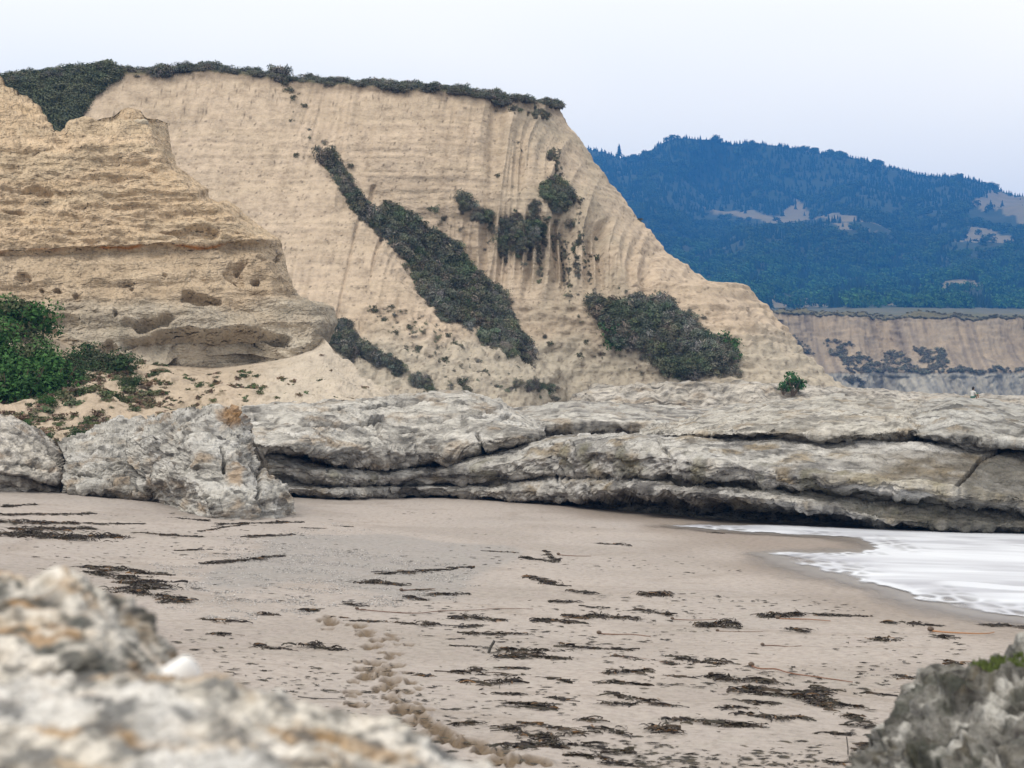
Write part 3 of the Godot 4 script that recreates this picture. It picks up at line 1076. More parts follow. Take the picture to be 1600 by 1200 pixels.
func talus() -> void:
	var rows := []
	var b := []
	for p in NEAR_BASE:
		b.append([p[0], p[1] + 1.0, near_d(p[0], p[1]) + 2.4])
	b[-1] = [505, 528, 91.5]
	rows.append(b)
	rows.append([[-150, 470, 86.5], [0, 505, 86.5], [60, 530, 86.5], [180, 571, 86.3], [330, 585, 86.3], [440, 570, 87.0], [490, 552, 88.5], [522, 545, 90.5]])
	rows.append([[-150, 540, 81], [0, 560, 81], [200, 602, 80.5], [400, 604, 81], [500, 580, 84], [553, 575, 88]])
	rows.append([[-150, 620, 75.5], [0, 630, 75.5], [200, 642, 75.5], [420, 632, 77], [540, 615, 80], [598, 612, 86]])
	rows.append([[-150, 720, 67], [0, 715, 67], [200, 705, 67], [420, 670, 70], [560, 650, 76], [660, 652, 84]])
	var s := loft(rows, 330, [12, 32, 32, 36])
	var disp := func(p: Vector3, q: Vector2) -> float:
		return (f2(p * 0.3) * 0.4 + f2(p * 1.5) * 0.12 + n3(p.x * 5.0, p.y * 5.0, p.z * 5.0) * 0.03) * sst(-4.0, 34.0, q.y - line_at(NEAR_BASE, q.x))
	var tint := func(p: Vector3, q: Vector2, k: float) -> Color:
		var c := mixc(Color(0.50, 0.41, 0.32), Color(0.41, 0.335, 0.255), 0.5 + 0.9 * fb(p * 0.4))
		c = mixc(c, Color(0.52, 0.46, 0.385), sst(330.0, 460.0, q.x + 60.0 * fb(p * 0.2)) * 0.8)
		c = mixc(c, Color(0.20, 0.16, 0.11), 0.7 * sst(0.45, 0.7, n3(p.x * 2.2, p.y * 2.2, p.z * 2.2)) * (1.0 - sst(380.0, 480.0, q.x)))
		c = mixc(c, Color(0.25, 0.21, 0.16), 0.6 * sst(0.55, 0.8, n3(p.x * 6.0, p.y * 6.0, p.z * 6.0)))
		return c
	tag(put("talus_slope", finish(s, disp, tint), rockmat("grain", Vector3(0.05, 0.07, 0.05), 0.8)), "sandy debris slope below the brown bluff", "slope", "", "structure")
	talus_s = s
	var lm := leafmat()
	var greens := [Color(0.030, 0.078, 0.022), Color(0.045, 0.105, 0.030), Color(0.06, 0.12, 0.04), Color(0.026, 0.060, 0.020), Color(0.075, 0.085, 0.045)]
	var big := [bush_mesh(30, 190, 0.07, greens, 1.0, 0.34, false), bush_mesh(28, 190, 0.07, greens, 0.9, 0.34, false)]
	var dull := bush_mesh(26, 160, 0.075, [Color(0.030, 0.060, 0.026), Color(0.045, 0.075, 0.035), Color(0.06, 0.07, 0.045)], 0.8, 0.35, false)
	var up := Vector3(0, 0.95, 0.3).normalized()
	for b2 in [[-40, 560, 2.1, "green bush at the foot of the brown bluff, half cut by other bushes"], [18, 530, 2.3, "tallest bright green bush on the debris slope under the brown bluff"], [72, 598, 2.0, "broad bright green bush leaning down the debris slope"], [12, 612, 2.2, "bright green bush lowest in the large thicket"], [104, 585, 1.2, "small bright green bush at the thicket's right edge"], [142, 574, 1.35, "dark green bush between the thicket and the hollow in the bluff"], [178, 586, 1.25, "dark green bush beneath the overhang of the brown bluff"], [206, 612, 0.6, "low dull green bush below the overhang"], [132, 678, 0.62, "light green bush behind the notch between two grey boulders"], [100, 672, 0.36, "olive shrublet behind the notch between two grey boulders"], [75, 640, 0.5, "small green bush under the thicket's lower edge"], [30, 660, 0.5, "grey-green shrub behind the pale boulder"], [48, 575, 1.7, "bright green bush in the middle of the large thicket"], [5, 492, 0.6, "small green bush highest on the slope against the brown bluff"], [248, 581, 0.42, "flat green cushion plant under the hollowed cliff foot"], [262, 588, 0.25, "tiny green plant beside the flat cushion plant"]]:
		var i := near_point(s, b2[0], b2[1])
		bush_thing(big[rng.randi() % 2] if float(b2[0]) < 100.0 else dull, lm, sway(s.P[i] - up * 0.25 * b2[2], up, b2[2], 0.85 if float(b2[2]) > 0.45 else 0.5), b2[3])
	# low ground cover, too many tufts to count
	var at := []
	var Q: PackedVector2Array = s.Q
	for k in 5200:
		var i := rng.randi() % Q.size()
		var q := Q[i]
		var m := 0.0
		if q.x > 0.0 and q.x < 260.0 and q.y > 560.0:
			m = 1.0
		if q.x > 150.0 and q.x < 470.0 and q.y > 585.0:
			m = maxf(m, 0.35)
		if q.x > 470.0:
			m = 0.06
		m *= 0.5 + 1.2 * n3(q.x * 0.02, q.y * 0.04, 2.0)
		if rng.randf() > m:
			continue
		var c := shade(0.6, 1.6)
		if rng.randf() < 0.5:
			c = Color(c.r * 1.7, c.g * 1.1, c.b * 1.5)
		at.append([sway(s.P[i] - Vector3(0, 0.03, 0), up, rng.randf_range(0.05, 0.24) * (1.5 if q.x < 250.0 else 1.0), rng.randf_range(0.5, 0.9)), c])
	scatter("slope_plants", bush_mesh(5, 26, 0.26, [Color(0.06, 0.09, 0.04), Color(0.09, 0.10, 0.055)], 0.7), lm, at, "low green and brown tufts dotted over the sandy debris slope", "ground cover")


# ---------------------------------------------------------------- sand
func footprints() -> void:
	for a in [[563, 981], [573, 990], [590, 1003], [612, 1000], [578, 1011], [616, 1023], [585, 1036], [570, 1047], [596, 1050], [621, 1040], [574, 1061], [601, 1058], [611, 1067], [598, 1076], [551, 1082], [631, 1082], [634, 1099], [611, 1090], [559, 1104], [626, 1113], [650, 1114], [640, 1126], [665, 1131], [691, 1149], [655, 1152], [742, 1164], [720, 1166], [785, 1181], [832, 1191], [778, 1192], [700, 1160], [510, 970], [520, 975], [680, 1140], [760, 1175]]:
		var p := on_sand(a[0], a[1])
		prints.append(Vector3(p.x, p.z, rng.randf_range(0.10, 0.15)))
		for k in 2:
			var w := on_sand(a[0] + rng.randfn() * 14.0, a[1] + rng.randfn() * 6.0)
			prints.append(Vector3(w.x, w.z, rng.randf_range(0.05, 0.10)))


func sand() -> void:
	var rows := PackedFloat32Array()
	var d := 1.5
	while d < 19.0:
		rows.append(d)
		d *= 1.12
	var py := 1290.0
	while py > 742.0:
		rows.append(F * 3.75 / (py - 600.0))
		py -= 1.9
	for x in [95.0, 100.0, 110.0]:
		rows.append(x)
	rows.reverse()
	var nu := 760
	var nv := rows.size()
	var P := PackedVector3Array()
	var C := PackedColorArray()
	P.resize(nu * nv)
	C.resize(nu * nv)
	for i in nv:
		var dd := rows[i]
		for j in nu:
			var u := float(j) / (nu - 1) * 2.0 - 1.0
			var w := u * (0.74 + 0.9 * pow(absf(u), 6.0))
			var px := 800.0 + w * 1290.0
			var x := (px - 800.0) / F * dd
			var z := -dd
			var y := sand_y(x, z)
			var s := shore(dd) - x
			# ripples and lumps of dry sand
			var dry := sst(1.5, 6.0, s)
			y += (n3(x * 1.1, 0.0, z * 0.7) * 0.016 + n3(x * 3.1, 5.0, z * 2.0) * 0.010) * dry
			y += n3(x * 0.5, 8.0, z * 0.9) * 0.012
			var wet := 0.0
			if absf(x + 2.0) < 5.0 and dd > 18.0 and dd < 40.0:
				for f in prints:
					var ex := (x - f.x) / f.z
					var ez := (z - f.y) / (f.z * 1.9)
					var r := ex * ex + ez * ez
					if r < 3.2:
						y += -0.6 * f.z * (1.0 - sst(0.2, 1.1, r)) + 0.014 * sst(0.7, 1.3, r) * (1.0 - sst(1.4, 3.2, r)) * (1.0 + 0.8 * n3(x * 9.0, 1.0, z * 6.0))
						wet = maxf(wet, 1.0 - sst(0.5, 1.7, r))
			var c := mixc(Color(0.395, 0.35, 0.32), Color(0.355, 0.32, 0.298), 0.5 + 0.8 * fb(Vector3(x * 0.25, 0.0, z * 0.12)))
			c = mixc(c, Color(0.31, 0.275, 0.25), 0.6 * sst(0.05, 0.5, n3(x * 0.18 + 3.0, 2.0, z * 0.22)))
			var damp := 1.0 - sst(0.3, 3.2, s + 1.4 * n3(x * 0.35, 6.0, z * 0.16))
			c = mixc(c, Color(0.255, 0.215, 0.185), damp * 0.8)
			# wavy tide lines of darker sand
			var tl := absf(n3(x * 0.10, 4.0, z * 0.34))
			c = mixc(c, Color(0.29, 0.25, 0.22), 0.55 * (1.0 - sst(0.0, 0.10, tl)) * sst(0.5, 3.0, s))
			c = mixc(c, Color(0.155, 0.115, 0.078), wet * 0.95)
			var sh := sst(0.0, 0.5, n3(x * 0.35, 9.0, z * 0.10) + 1.3 - pow((x + 3.0) / 3.4, 2.0) - pow((z + 45.0) / 7.5, 2.0))
			c = mixc(c, Color(0.29, 0.275, 0.265), 0.7 * sh)
			# grains and scraps
			var sp := n3(x * 14.0, 3.0, z * 5.0)
			c = mixc(c, Color(0.22, 0.18, 0.15), 0.30 * sst(0.5, 0.8, sp) * dry)
			P[i * nu + j] = Vector3(x, y, z)
			C[i * nu + j] = c
	var g := {"nu": nu, "nv": nv, "P": P, "C": C}
	# rows run away from the camera here: turn the normals up
	var N := normals(g)
	for k in N.size():
		if N[k].y < 0.0:
			N[k] = -N[k]
	g.N = N
	var m := rockmat("grain", Vector3(0.22, 0.22, 0.22), 0.3, 0.9)
	var o := put("sand_beach", grid_mesh(g), m)
	tag(o, "pale beige sand of the beach", "sand", "", "structure")
	# shingle: a patch of small grey stones
	var t := Tris.new()
	for i in 6:
		var a0 := TAU * i / 6
		var a1 := TAU * (i + 1) / 6
		t.tri(Vector3(cos(a0), 0, sin(a0)), Vector3(cos(a1), 0.1, sin(a1)), Vector3(0.1, 0.75, 0), Color(1, 1, 1))
		t.tri(Vector3(cos(a1), 0.1, sin(a1)), Vector3(cos(a0), 0, sin(a0)), Vector3(0.0, -0.6, 0), Color(1, 1, 1))
	var at := []
	var poly := pv([250, 880, 330, 860, 440, 830, 520, 815, 560, 835, 500, 848, 620, 865, 700, 880, 740, 905, 690, 940, 560, 950, 470, 962, 330, 965, 270, 950])
	for k in 26000:
		var q := Vector2(rng.randf_range(230, 760), rng.randf_range(812, 970))
		if not Geometry2D.is_point_in_polygon(q + Vector2(n3(q.x * 0.02, q.y * 0.05, 0.0) * 60.0, n3(q.x * 0.02, q.y * 0.05, 4.0) * 10.0), poly):
			continue
		var p := on_sand(q.x, q.y)
		var kk := rng.randf_range(0.16, 0.46)
		if rng.randf() < 0.06:
			kk = 0.6
		at.append([sway(p, Vector3.UP, rng.randf_range(0.006, 0.017), 0.8), Color(kk, kk * 0.97, kk * 0.96)])
	scatter("shingle", t.mesh(), vmat(), at, "patch of small grey pebbles spread on the sand", "pebbles")


# ---------------------------------------------------------------- sea
func sea() -> void:
	var big := PlaneMesh.new()
	big.size = Vector2(7000, 6400)
	var wm := StandardMaterial3D.new()
	wm.albedo_color = Color(0.30, 0.38, 0.42)
	wm.roughness = 0.25
	var o := put("sea", big, wm)
	o.position = Vector3(0, -1.3, -3000)
	tag(o, "grey sea reaching beyond the rocks", "sea", "", "structure")
	# the swash running up the sand: water over sand, white with foam
	var outline := pv([1048, 822.5, 1120, 821.5, 1220, 822, 1330, 826, 1450, 829, 1600, 832, 1800, 840, 2400, 850, 2400, 1060, 1800, 1000, 1600, 969, 1520, 957, 1440, 938, 1400, 925, 1360, 914, 1300, 898, 1235, 880, 1196, 867, 1250, 865.5, 1340, 866, 1375, 860, 1358, 848, 1320, 841, 1250, 836.5, 1150, 832, 1090, 827])
	var world := PackedVector2Array()
	for i in outline.size():
		var a := outline[i]
		var b := outline[(i + 1) % outline.size()]
		for k in 6:
			var q := a.lerp(b, k / 6.0)
			var p := on_sand(q.x, q.y)
			world.append(Vector2(p.x, p.z))
	var nu := 520
	var nv := 240
	var P := PackedVector3Array()
	var C := PackedColorArray()
	var ok := PackedByteArray()
	var WP := PackedVector3Array()
	var WC := PackedColorArray()
	var wok := PackedByteArray()
	for i in nv:
		var py := lerpf(812.0, 1090.0, pow(float(i) / (nv - 1), 1.2))
		for j in nu:
			var px := lerpf(960.0, 2400.0, pow(float(j) / (nu - 1), 1.4))
			var dd := F * EYE / (py - 600.0)
			var x := (px - 800.0) / F * dd
			var z := -dd
			var p2 := Vector2(x, z)
			var pin := p2 + Vector2(n3(x * 1.3, z * 0.5, 0.0) * 0.16, n3(x * 1.0, z * 0.4, 7.0) * 0.3) + Vector2(n3(x * 3.5, z * 1.2, 3.0), n3(x * 3.5, z * 1.2, 13.0)) * 0.10
			var e := 0.0
			if Geometry2D.is_point_in_polygon(pin, world):
				e = seg_dist(pin, world)
			else:
				e = -seg_dist(pin, world)
			var streak := fb(Vector3(x * 0.22 + 0.3 * n3(x * 0.5, z * 0.2, 2.0), z * 0.75, 3.0))
			var fine := n3(x * 0.5, z * 2.6, 1.0)
			var foam := clampf(0.66 + 0.85 * fb(Vector3(x * 0.16 + 0.5 * n3(x * 0.2, z * 0.15, 2.0), z * 0.30, 3.0)) + 0.22 * streak + 0.12 * fine, 0.05, 1.0)
			foam = maxf(foam, 0.9 * sst(0.3, 0.65, n3(x * 0.16, z * 0.9 + n3(x * 0.3, z * 0.3, 4.0), 21.0)))
			foam = maxf(foam, 0.95 * (1.0 - sst(0.1, 0.7, e)) * sst(-0.3, 0.3, n3(x * 0.4, z * 0.3, 11.0) + 0.25))
			var c := mixc(Color(0.40, 0.405, 0.465), Color(0.60, 0.625, 0.68), foam)
			var y := sand_y(x, z) + 0.028 + 0.03 * sst(0.0, 1.2, e) + 0.012 * foam
			var al := sst(-0.02, 0.10 + 0.9 * sst(0.0, 0.5, n3(x * 0.3, z * 0.2, 31.0)), e) * lerpf(0.72, 1.0, foam)
			var lace := sst(-0.95, -0.55, nc.get_noise_3d(x * 2.6, z * 1.1, 5.0))
			al *= 1.0 - 0.75 * lace * (1.0 - sst(0.15, 1.6, e)) * sst(-0.2, 0.4, n3(x * 0.5, z * 0.2, 41.0) + 0.2)
			P.append(Vector3(x, y, z))
			WP.append(Vector3(x, sand_y(x, z) + 0.022, z))
			var film := 1.0 - sst(0.0, 1.5 + 0.9 * n3(x * 0.3, z * 0.12, 17.0), -e)
			WC.append(Color(0.20, 0.175, 0.155, 0.85 * film * (1.0 - sst(0.2, 0.5, e))))
			wok.append(1 if film > 0.0 and e < 0.6 else 0)
			C.append(Color(c.r, c.g, c.b, al))
			ok.append(1 if e > -0.05 else 0)
	var g := {"nu": nu, "nv": nv, "P": P, "C": C}
	var N := normals(g)
	for k in N.size():
		if N[k].y < 0.0:
			N[k] = -N[k]
	g.N = N
	var fm := vmat(0.45, 0.5)
	fm.transparency = BaseMaterial3D.TRANSPARENCY_ALPHA
	var wg := {"nu": nu, "nv": nv, "P": WP, "C": WC}
	var WN := normals(wg)
	for k in WN.size():
		if WN[k].y < 0.0:
			WN[k] = -WN[k]
	wg.N = WN
	var wet := vmat(0.32, 0.5)
	wet.transparency = BaseMaterial3D.TRANSPARENCY_ALPHA
	var keep_wet := func(a: int) -> bool: return wok[a] + wok[a + 1] + wok[a + nu] + wok[a + nu + 1] > 0
	tag(put("wet_sand", grid_mesh(wg, keep_wet), wet), "wet brown sand along the edge of the foam", "sand", "", "structure")
	var keep := func(a: int) -> bool: return ok[a] + ok[a + 1] + ok[a + nu] + ok[a + nu + 1] > 0
	var sw := put("foaming_water", grid_mesh(g, keep), fm)
	tag(sw, "white foaming wave wash running up the sand", "water", "", "structure")


# ---------------------------------------------------------------- rocks
var cracks: Array = []


func rock_disp(tilt: float, scale: float) -> Callable:
	return func(p: Vector3, q: Vector2) -> float:
		var o := p / scale
		var w := f2(o * 0.35)
		var s := o.y + tilt * o.x + w * 0.35
		# beds: each juts out and is cut back below
		var h := s * 2.3 + n3(o.x * 0.22, s * 0.7, o.z * 0.2) * 1.1
		var f := h - floorf(h)
		var bed := (sst(0.0, 0.16, f) * (1.0 - 0.8 * f)) * 0.20 * (0.35 + 1.1 * absf(n3(o.x * 0.2, floorf(h) * 3.7, 1.0)))
		var h2 := s * 7.5 + n3(o.x * 0.5, s * 1.3, o.z * 0.4) * 1.3
		var f2_ := h2 - floorf(h2)
		bed += (sst(0.0, 0.25, f2_) * (1.0 - f2_)) * 0.10
		var h3 := s * 17.0 + n3(o.x * 0.7, s * 2.0, o.z * 0.6) * 1.5
		bed += (sst(0.0, 0.3, h3 - floorf(h3)) * (1.0 - (h3 - floorf(h3)))) * 0.035
		var k := bed + w * 0.34
		var e := Vector3(o.x * 0.38, o.y + tilt * o.x, o.z * 0.6)
		k += f2(e * 1.5) * 0.15 + n3(e.x * 5.0, e.y * 5.0, e.z * 5.0) * 0.04 + f2(o * 0.9) * 0.12
		# nodules and pits
		var cell := nc.get_noise_3dv(Vector3(o.x * 0.7, o.y, o.z * 0.7) * 0.9 + Vector3(w, w, 0))
		k -= 0.10 * (1.0 - sst(-0.98, -0.80, cell))
		k -= 0.10 * (1.0 - sst(0.0, 0.06, absf(n3(o.x * 0.28, s * 2.1, o.z * 0.45))))
		k *= scale
		for c in cracks:
			if absf(q.x - c[3].x) < c[4]:
				var dd := seg_dist(q + Vector2(n3(p.x, p.y, 2.0), n3(p.x, p.y, 8.0)) * 3.0, c[0])
				k -= c[2] * (1.0 - sst(c[1] * 0.3, c[1], dd))
		return k


func add_crack(pts: Array, width: float, deep: float) -> void:
	var v := pv(pts)
	var lo := v[0]
	var hi := v[0]
	for a in v:
		lo = lo.min(a)
		hi = hi.max(a)
	cracks.append([v, width, deep, (lo + hi) * 0.5, (hi.x - lo.x) * 0.5 + width + 4.0])


func rock_tint(light: Color, dark: Color, brown: Color, scale: float) -> Callable:
	return func(p: Vector3, q: Vector2, k: float) -> Color:
		var n := fb(Vector3(p.x * 0.35, p.y * 0.9, p.z * 0.35) / scale)
		var c := mixc(light, dark, 0.30 + 1.5 * n)
		c = mixc(c, Color(light.r * 1.12, light.g * 1.13, light.b * 1.16), 0.8 * sst(0.15, 0.5, n3(p.x * 0.16 / scale, p.y * 1.9 / scale, p.z * 0.5 / scale)))
		c = mixc(c, brown, 0.75 * sst(0.05, 0.5, fb(Vector3(p.x * 0.5, p.y * 1.4, p.z * 0.5) / scale + Vector3(7, 3, 1))))
		var sp := fb(Vector3(p.x * 1.1, p.y * 3.4, p.z * 1.6) / scale)
		c = mixc(c, Color(dark.r * 0.55, dark.g * 0.55, dark.b * 0.55), 0.8 * sst(0.12, 0.45, sp))
		c = mixc(c, Color(light.r * 1.15, light.g * 1.15, light.b * 1.16), 0.7 * sst(0.12, 0.4, -sp))
		return c


var ledge_D := []


func ld(px: float) -> float:
	return line_at(ledge_D, px)


func rock_ledges() -> void:
	var foot := [[250, 768], [440, 773], [470, 777], [540, 779], [620, 775], [700, 776], [790, 781], [870, 787], [930, 796], [1000, 804], [1100, 813], [1200, 819], [1300, 824], [1400, 829], [1500, 832], [1600, 834], [1950, 845]]
	for p in foot:
		ledge_D.append([p[0], -on_sand(p[0], p[1]).z - 1.4])
	var pale := Color(0.53, 0.515, 0.485)
	var grey := Color(0.19, 0.184, 0.178)
	var ochre := Color(0.32, 0.255, 0.165)
	var mat := rockmat("rock", Vector3(0.06, 0.24, 0.15), 1.6, 0.92)
	# --- long lower ledge
	var lip := [[250, 706], [440, 712], [520, 733], [600, 736], [680, 729], [790, 706], [850, 694], [920, 688], [1000, 692], [1100, 702], [1150, 715], [1250, 727], [1350, 737], [1450, 747], [1500, 755], [1600, 768], [1950, 800]]
	var bulge := [[250, 722], [440, 727], [520, 742], [600, 745], [680, 740], [800, 722], [860, 712], [930, 707], [1000, 712], [1100, 720], [1250, 740], [1350, 751], [1450, 760], [1600, 781], [1950, 815]]
	var under := [[250, 736], [440, 741], [520, 752], [620, 756], [700, 753], [800, 746], [850, 738], [1000, 741], [1100, 745], [1200, 752], [1300, 761], [1400, 771], [1500, 781], [1600, 796], [1950, 825]]
	var band := [[250, 752], [440, 756], [600, 763], [720, 762], [800, 758], [860, 753], [930, 754], [1000, 753], [1100, 763], [1200, 773], [1300, 788], [1370, 805], [1500, 815], [1600, 820], [1950, 843.5]]
	var lower := [[250, 764], [440, 769], [540, 774], [620, 769], [700, 770], [800, 777], [870, 782], [930, 773], [1000, 768], [1100, 778], [1200, 786], [1300, 798], [1370, 816], [1500, 824], [1600, 827], [1950, 844]]
	var mid := []
	for px in [250, 440, 540, 620, 700, 800, 870, 930, 1000, 1100, 1200, 1300, 1370, 1500, 1600, 1950]:
		mid.append([px, (line_at(band, px) + line_at(lower, px)) * 0.5])
	var cut := []
	for px in [250, 440, 620, 800, 870, 930, 1000, 1100, 1200, 1300, 1400, 1500, 1600, 1950]:
		cut.append([px, line_at(lower, px) * 0.55 + line_at(foot, px) * 0.45])
	var back := [[250, 690], [440, 690], [800, 694], [950, 688], [1040, 680], [1100, 672], [1250, 670], [1500, 694], [1950, 720]]
	var fore := [[250, 700], [440, 704], [520, 726], [650, 724], [800, 690], [900, 680], [1000, 680], [1150, 681], [1220, 682], [1290, 692], [1350, 689], [1440, 690], [1500, 698], [1600, 708], [1950, 730]]
	cracks = []
	add_crack([1495, 762, 1515, 742, 1532, 722, 1556, 706, 1600, 696], 3.6, 0.5)
	add_crack([1255, 765, 1310, 770, 1360, 780, 1420, 776], 3.0, 0.4)
	add_crack([1045, 745, 1075, 757, 1110, 752, 1180, 760, 1260, 768], 4.0, 0.6)
	add_crack([868, 712, 872, 745, 880, 780], 2.5, 0.25)
	add_crack([1030, 690, 1060, 735], 2.5, 0.25)
	var rows := [rows_of(back, ld, 15.0), rows_of(fore, ld, 3.4), rows_of(lip, ld, 0.75), rows_of(bulge, ld, 0.05), rows_of(under, ld, 0.30), rows_of(shifted(under, 4.0), ld, 0.95), rows_of(band, ld, 0.35), rows_of(mid, ld, 0.0), rows_of(lower, ld, 0.25), rows_of(shifted(cut, 0.0), ld, 3.0), rows_of(shifted(foot, 5.0), ld, 2.4), rows_of(shifted(foot, 16.0), ld, 2.2)]
	var s := loft(rows, 1000, [14, 20, 14, 16, 6, 12, 12, 12, 16, 12, 5], false)
	var base_tint := rock_tint(pale, grey, ochre, 1.0)
	var tint := func(p: Vector3, q: Vector2, k: float) -> Color:
		var c: Color = base_tint.call(p, q, k)
		# weed and wet: dark rock below the pale beds on the seaward side
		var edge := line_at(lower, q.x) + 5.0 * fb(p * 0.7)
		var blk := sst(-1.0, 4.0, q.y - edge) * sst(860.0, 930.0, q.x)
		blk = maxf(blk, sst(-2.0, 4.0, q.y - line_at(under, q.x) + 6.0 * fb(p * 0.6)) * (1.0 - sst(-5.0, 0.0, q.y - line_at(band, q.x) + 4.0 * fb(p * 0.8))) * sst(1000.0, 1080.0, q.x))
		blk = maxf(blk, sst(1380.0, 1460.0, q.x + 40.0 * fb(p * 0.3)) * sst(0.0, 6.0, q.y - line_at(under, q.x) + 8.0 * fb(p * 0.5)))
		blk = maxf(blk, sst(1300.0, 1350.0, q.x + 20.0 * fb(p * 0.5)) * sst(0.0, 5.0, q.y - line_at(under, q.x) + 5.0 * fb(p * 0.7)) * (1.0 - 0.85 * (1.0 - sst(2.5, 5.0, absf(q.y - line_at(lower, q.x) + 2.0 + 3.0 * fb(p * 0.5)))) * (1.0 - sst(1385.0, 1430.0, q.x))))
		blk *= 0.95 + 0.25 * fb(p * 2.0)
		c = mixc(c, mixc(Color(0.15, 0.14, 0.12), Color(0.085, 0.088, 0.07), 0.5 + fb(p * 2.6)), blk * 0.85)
		# ochre band and brown stain on the right
		var yb := 1.0 - sst(5.0, 10.0, absf(q.y - line_at(lip, q.x) - 12.0))
		c = mixc(c, Color(0.36, 0.30, 0.185), 0.6 * yb * sst(1240.0, 1330.0, q.x) * (0.7 + 0.6 * fb(p * 1.2)))
		var br := sst(1300.0, 1450.0, q.x + 60.0 * fb(p * 0.3)) * sst(9.0, 3.0, q.y - line_at(lip, q.x) + 3.0 * fb(p * 0.8)) * sst(700.0, 712.0, q.y + 6.0 * fb(p * 0.5))
		c = mixc(c, Color(0.15, 0.13, 0.10), 0.8 * br * (0.8 + 0.7 * fb(p * 0.9)))
		if q.x > 1480.0:
			c = mixc(c, Color(0.14, 0.135, 0.122), 0.8 * sst(-5.0, 5.0, q.x - 1497.0 - (758.0 - q.y) * 1.15 + 8.0 * fb(p)) * sst(698.0, 708.0, q.y + 5.0 * fb(p * 0.7)) * (0.8 + 0.6 * fb(p * 1.5)))
		# mottled green film in patches on the middle bed
		c = mixc(c, Color(0.20, 0.19, 0.125), 0.55 * sst(0.05, 0.4, fb(p * 0.55 + Vector3(3, 8, 2))) * sst(0.0, 10.0, q.y - line_at(lip, q.x)) * (1.0 - sst(0.0, 14.0, q.y - line_at(under, q.x))))
		return c
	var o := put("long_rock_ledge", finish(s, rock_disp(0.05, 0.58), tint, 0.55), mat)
	tag(o, "long pale layered rock ledge with a dark undercut foot at the water", "rock")
	# --- thick slab lying on its left part
	cracks = []
	add_crack([400, 655, 470, 661, 540, 668, 600, 660, 690, 656, 760, 645, 800, 655], 4.0, 0.55)
	add_crack([385, 645, 480, 643, 560, 640, 640, 634, 700, 626], 3.0, 0.4)
	add_crack([580, 660, 600, 678, 690, 668, 800, 655], 3.0, 0.35)
	add_crack([395, 698, 440, 700, 480, 705], 3.0, 0.5)
	add_crack([745, 682, 755, 705], 3.5, 0.5)
	var s_lip := [[378, 640], [450, 636], [560, 629], [640, 622], [720, 617], [780, 636], [802, 650], [850, 671]]
	var s_top := [[378, 634], [450, 630], [560, 624], [640, 617], [720, 611], [780, 626], [802, 640], [850, 664]]
	var s_mid := [[378, 668], [480, 664], [600, 664], [700, 656], [790, 662], [850, 674]]
	var s_blg := [[378, 692], [480, 692], [560, 700], [650, 700], [720, 692], [790, 680], [850, 677]]
	var s_bot := [[378, 702], [480, 707], [520, 724], [600, 730], [660, 725], [720, 713], [790, 697], [850, 681]]
	rows = [rows_of(s_top, ld, 14.0), rows_of(s_lip, ld, 5.0), rows_of(s_mid, ld, 1.9), rows_of(s_blg, ld, 0.15), rows_of(s_bot, ld, 0.55), rows_of(shifted(s_bot, 4.0), ld, 2.6)]
	s = loft(rows, 430, [10, 28, 28, 22, 8], true, 0.0, 3.0, 10.0)
	o = put("rock_slab", finish(s, rock_disp(-0.09, 0.58), rock_tint(Color(0.58, 0.56, 0.52), Color(0.25, 0.24, 0.225), Color(0.38, 0.305, 0.225), 1.0), 0.5), mat)
	tag(o, "thick pale slab of layered rock overhanging a black crevice", "rock")
	# --- two rounded blocks on its right part
	cracks = []
	add_crack([1385, 656, 1400, 653, 1415, 657], 4.0, 0.4)
	var a_top := [[1000, 672], [1100, 648], [1200, 630], [1320, 621], [1440, 628]]
	var a_lip := [[1000, 676], [1100, 660], [1200, 646], [1300, 642], [1440, 647]]
	var a_blg := [[1000, 679], [1150, 674], [1250, 671], [1330, 674], [1440, 667]]
	var a_bot := [[1000, 681], [1150, 678], [1220, 680], [1290, 691], [1350, 687], [1440, 681]]
	rows = [rows_of(a_top, ld, 24.0), rows_of(a_lip, ld, 8.0), rows_of(a_blg, ld, 3.0), rows_of(a_bot, ld, 3.3), rows_of(shifted(a_bot, 1.5), ld, 3.9), rows_of(shifted(a_bot, 14.0), ld, 4.1)]
	s = loft(rows, 400, [18, 22, 16, 4, 6], true, 4.0, 2.0, 8.0)
	o = put("rock_block", finish(s, rock_disp(0.10, 0.62), rock_tint(Color(0.56, 0.535, 0.485), Color(0.24, 0.227, 0.205), Color(0.40, 0.33, 0.24), 1.0), 0.5), mat)
	tag(o, "pale rounded rock block on the ledge with a dark curved gap beneath", "rock")
	var b_top := [[1402, 640], [1440, 630], [1500, 622], [1600, 634], [1950, 640]]
	var b_lip := [[1402, 652], [1440, 648], [1500, 641], [1600, 660], [1950, 670]]
	var b_blg := [[1402, 674], [1500, 678], [1600, 688], [1950, 700]]
	var b_bot := [[1402, 681], [1480, 688], [1560, 699], [1600, 698], [1950, 720]]
	rows = [rows_of(b_top, ld, 24.0), rows_of(b_lip, ld, 7.0), rows_of(b_blg, ld, 2.9), rows_of(b_bot, ld, 3.3), rows_of(shifted(b_bot, 1.5), ld, 3.9), rows_of(shifted(b_bot, 14.0), ld, 4.1)]
	s = loft(rows, 330, [18, 24, 16, 4, 6], true, 3.0, 0.0, 10.0)
	o = put("rock_block", finish(s, rock_disp(0.18, 0.62), rock_tint(Color(0.48, 0.47, 0.44), Color(0.17, 0.165, 0.158), Color(0.30, 0.25, 0.185), 1.0), 0.5), mat)
	tag(o, "grey banded rock block above the diagonal crack at the ledge's seaward end", "rock")
	# --- shelf in the middle with a dark step
	cracks = []
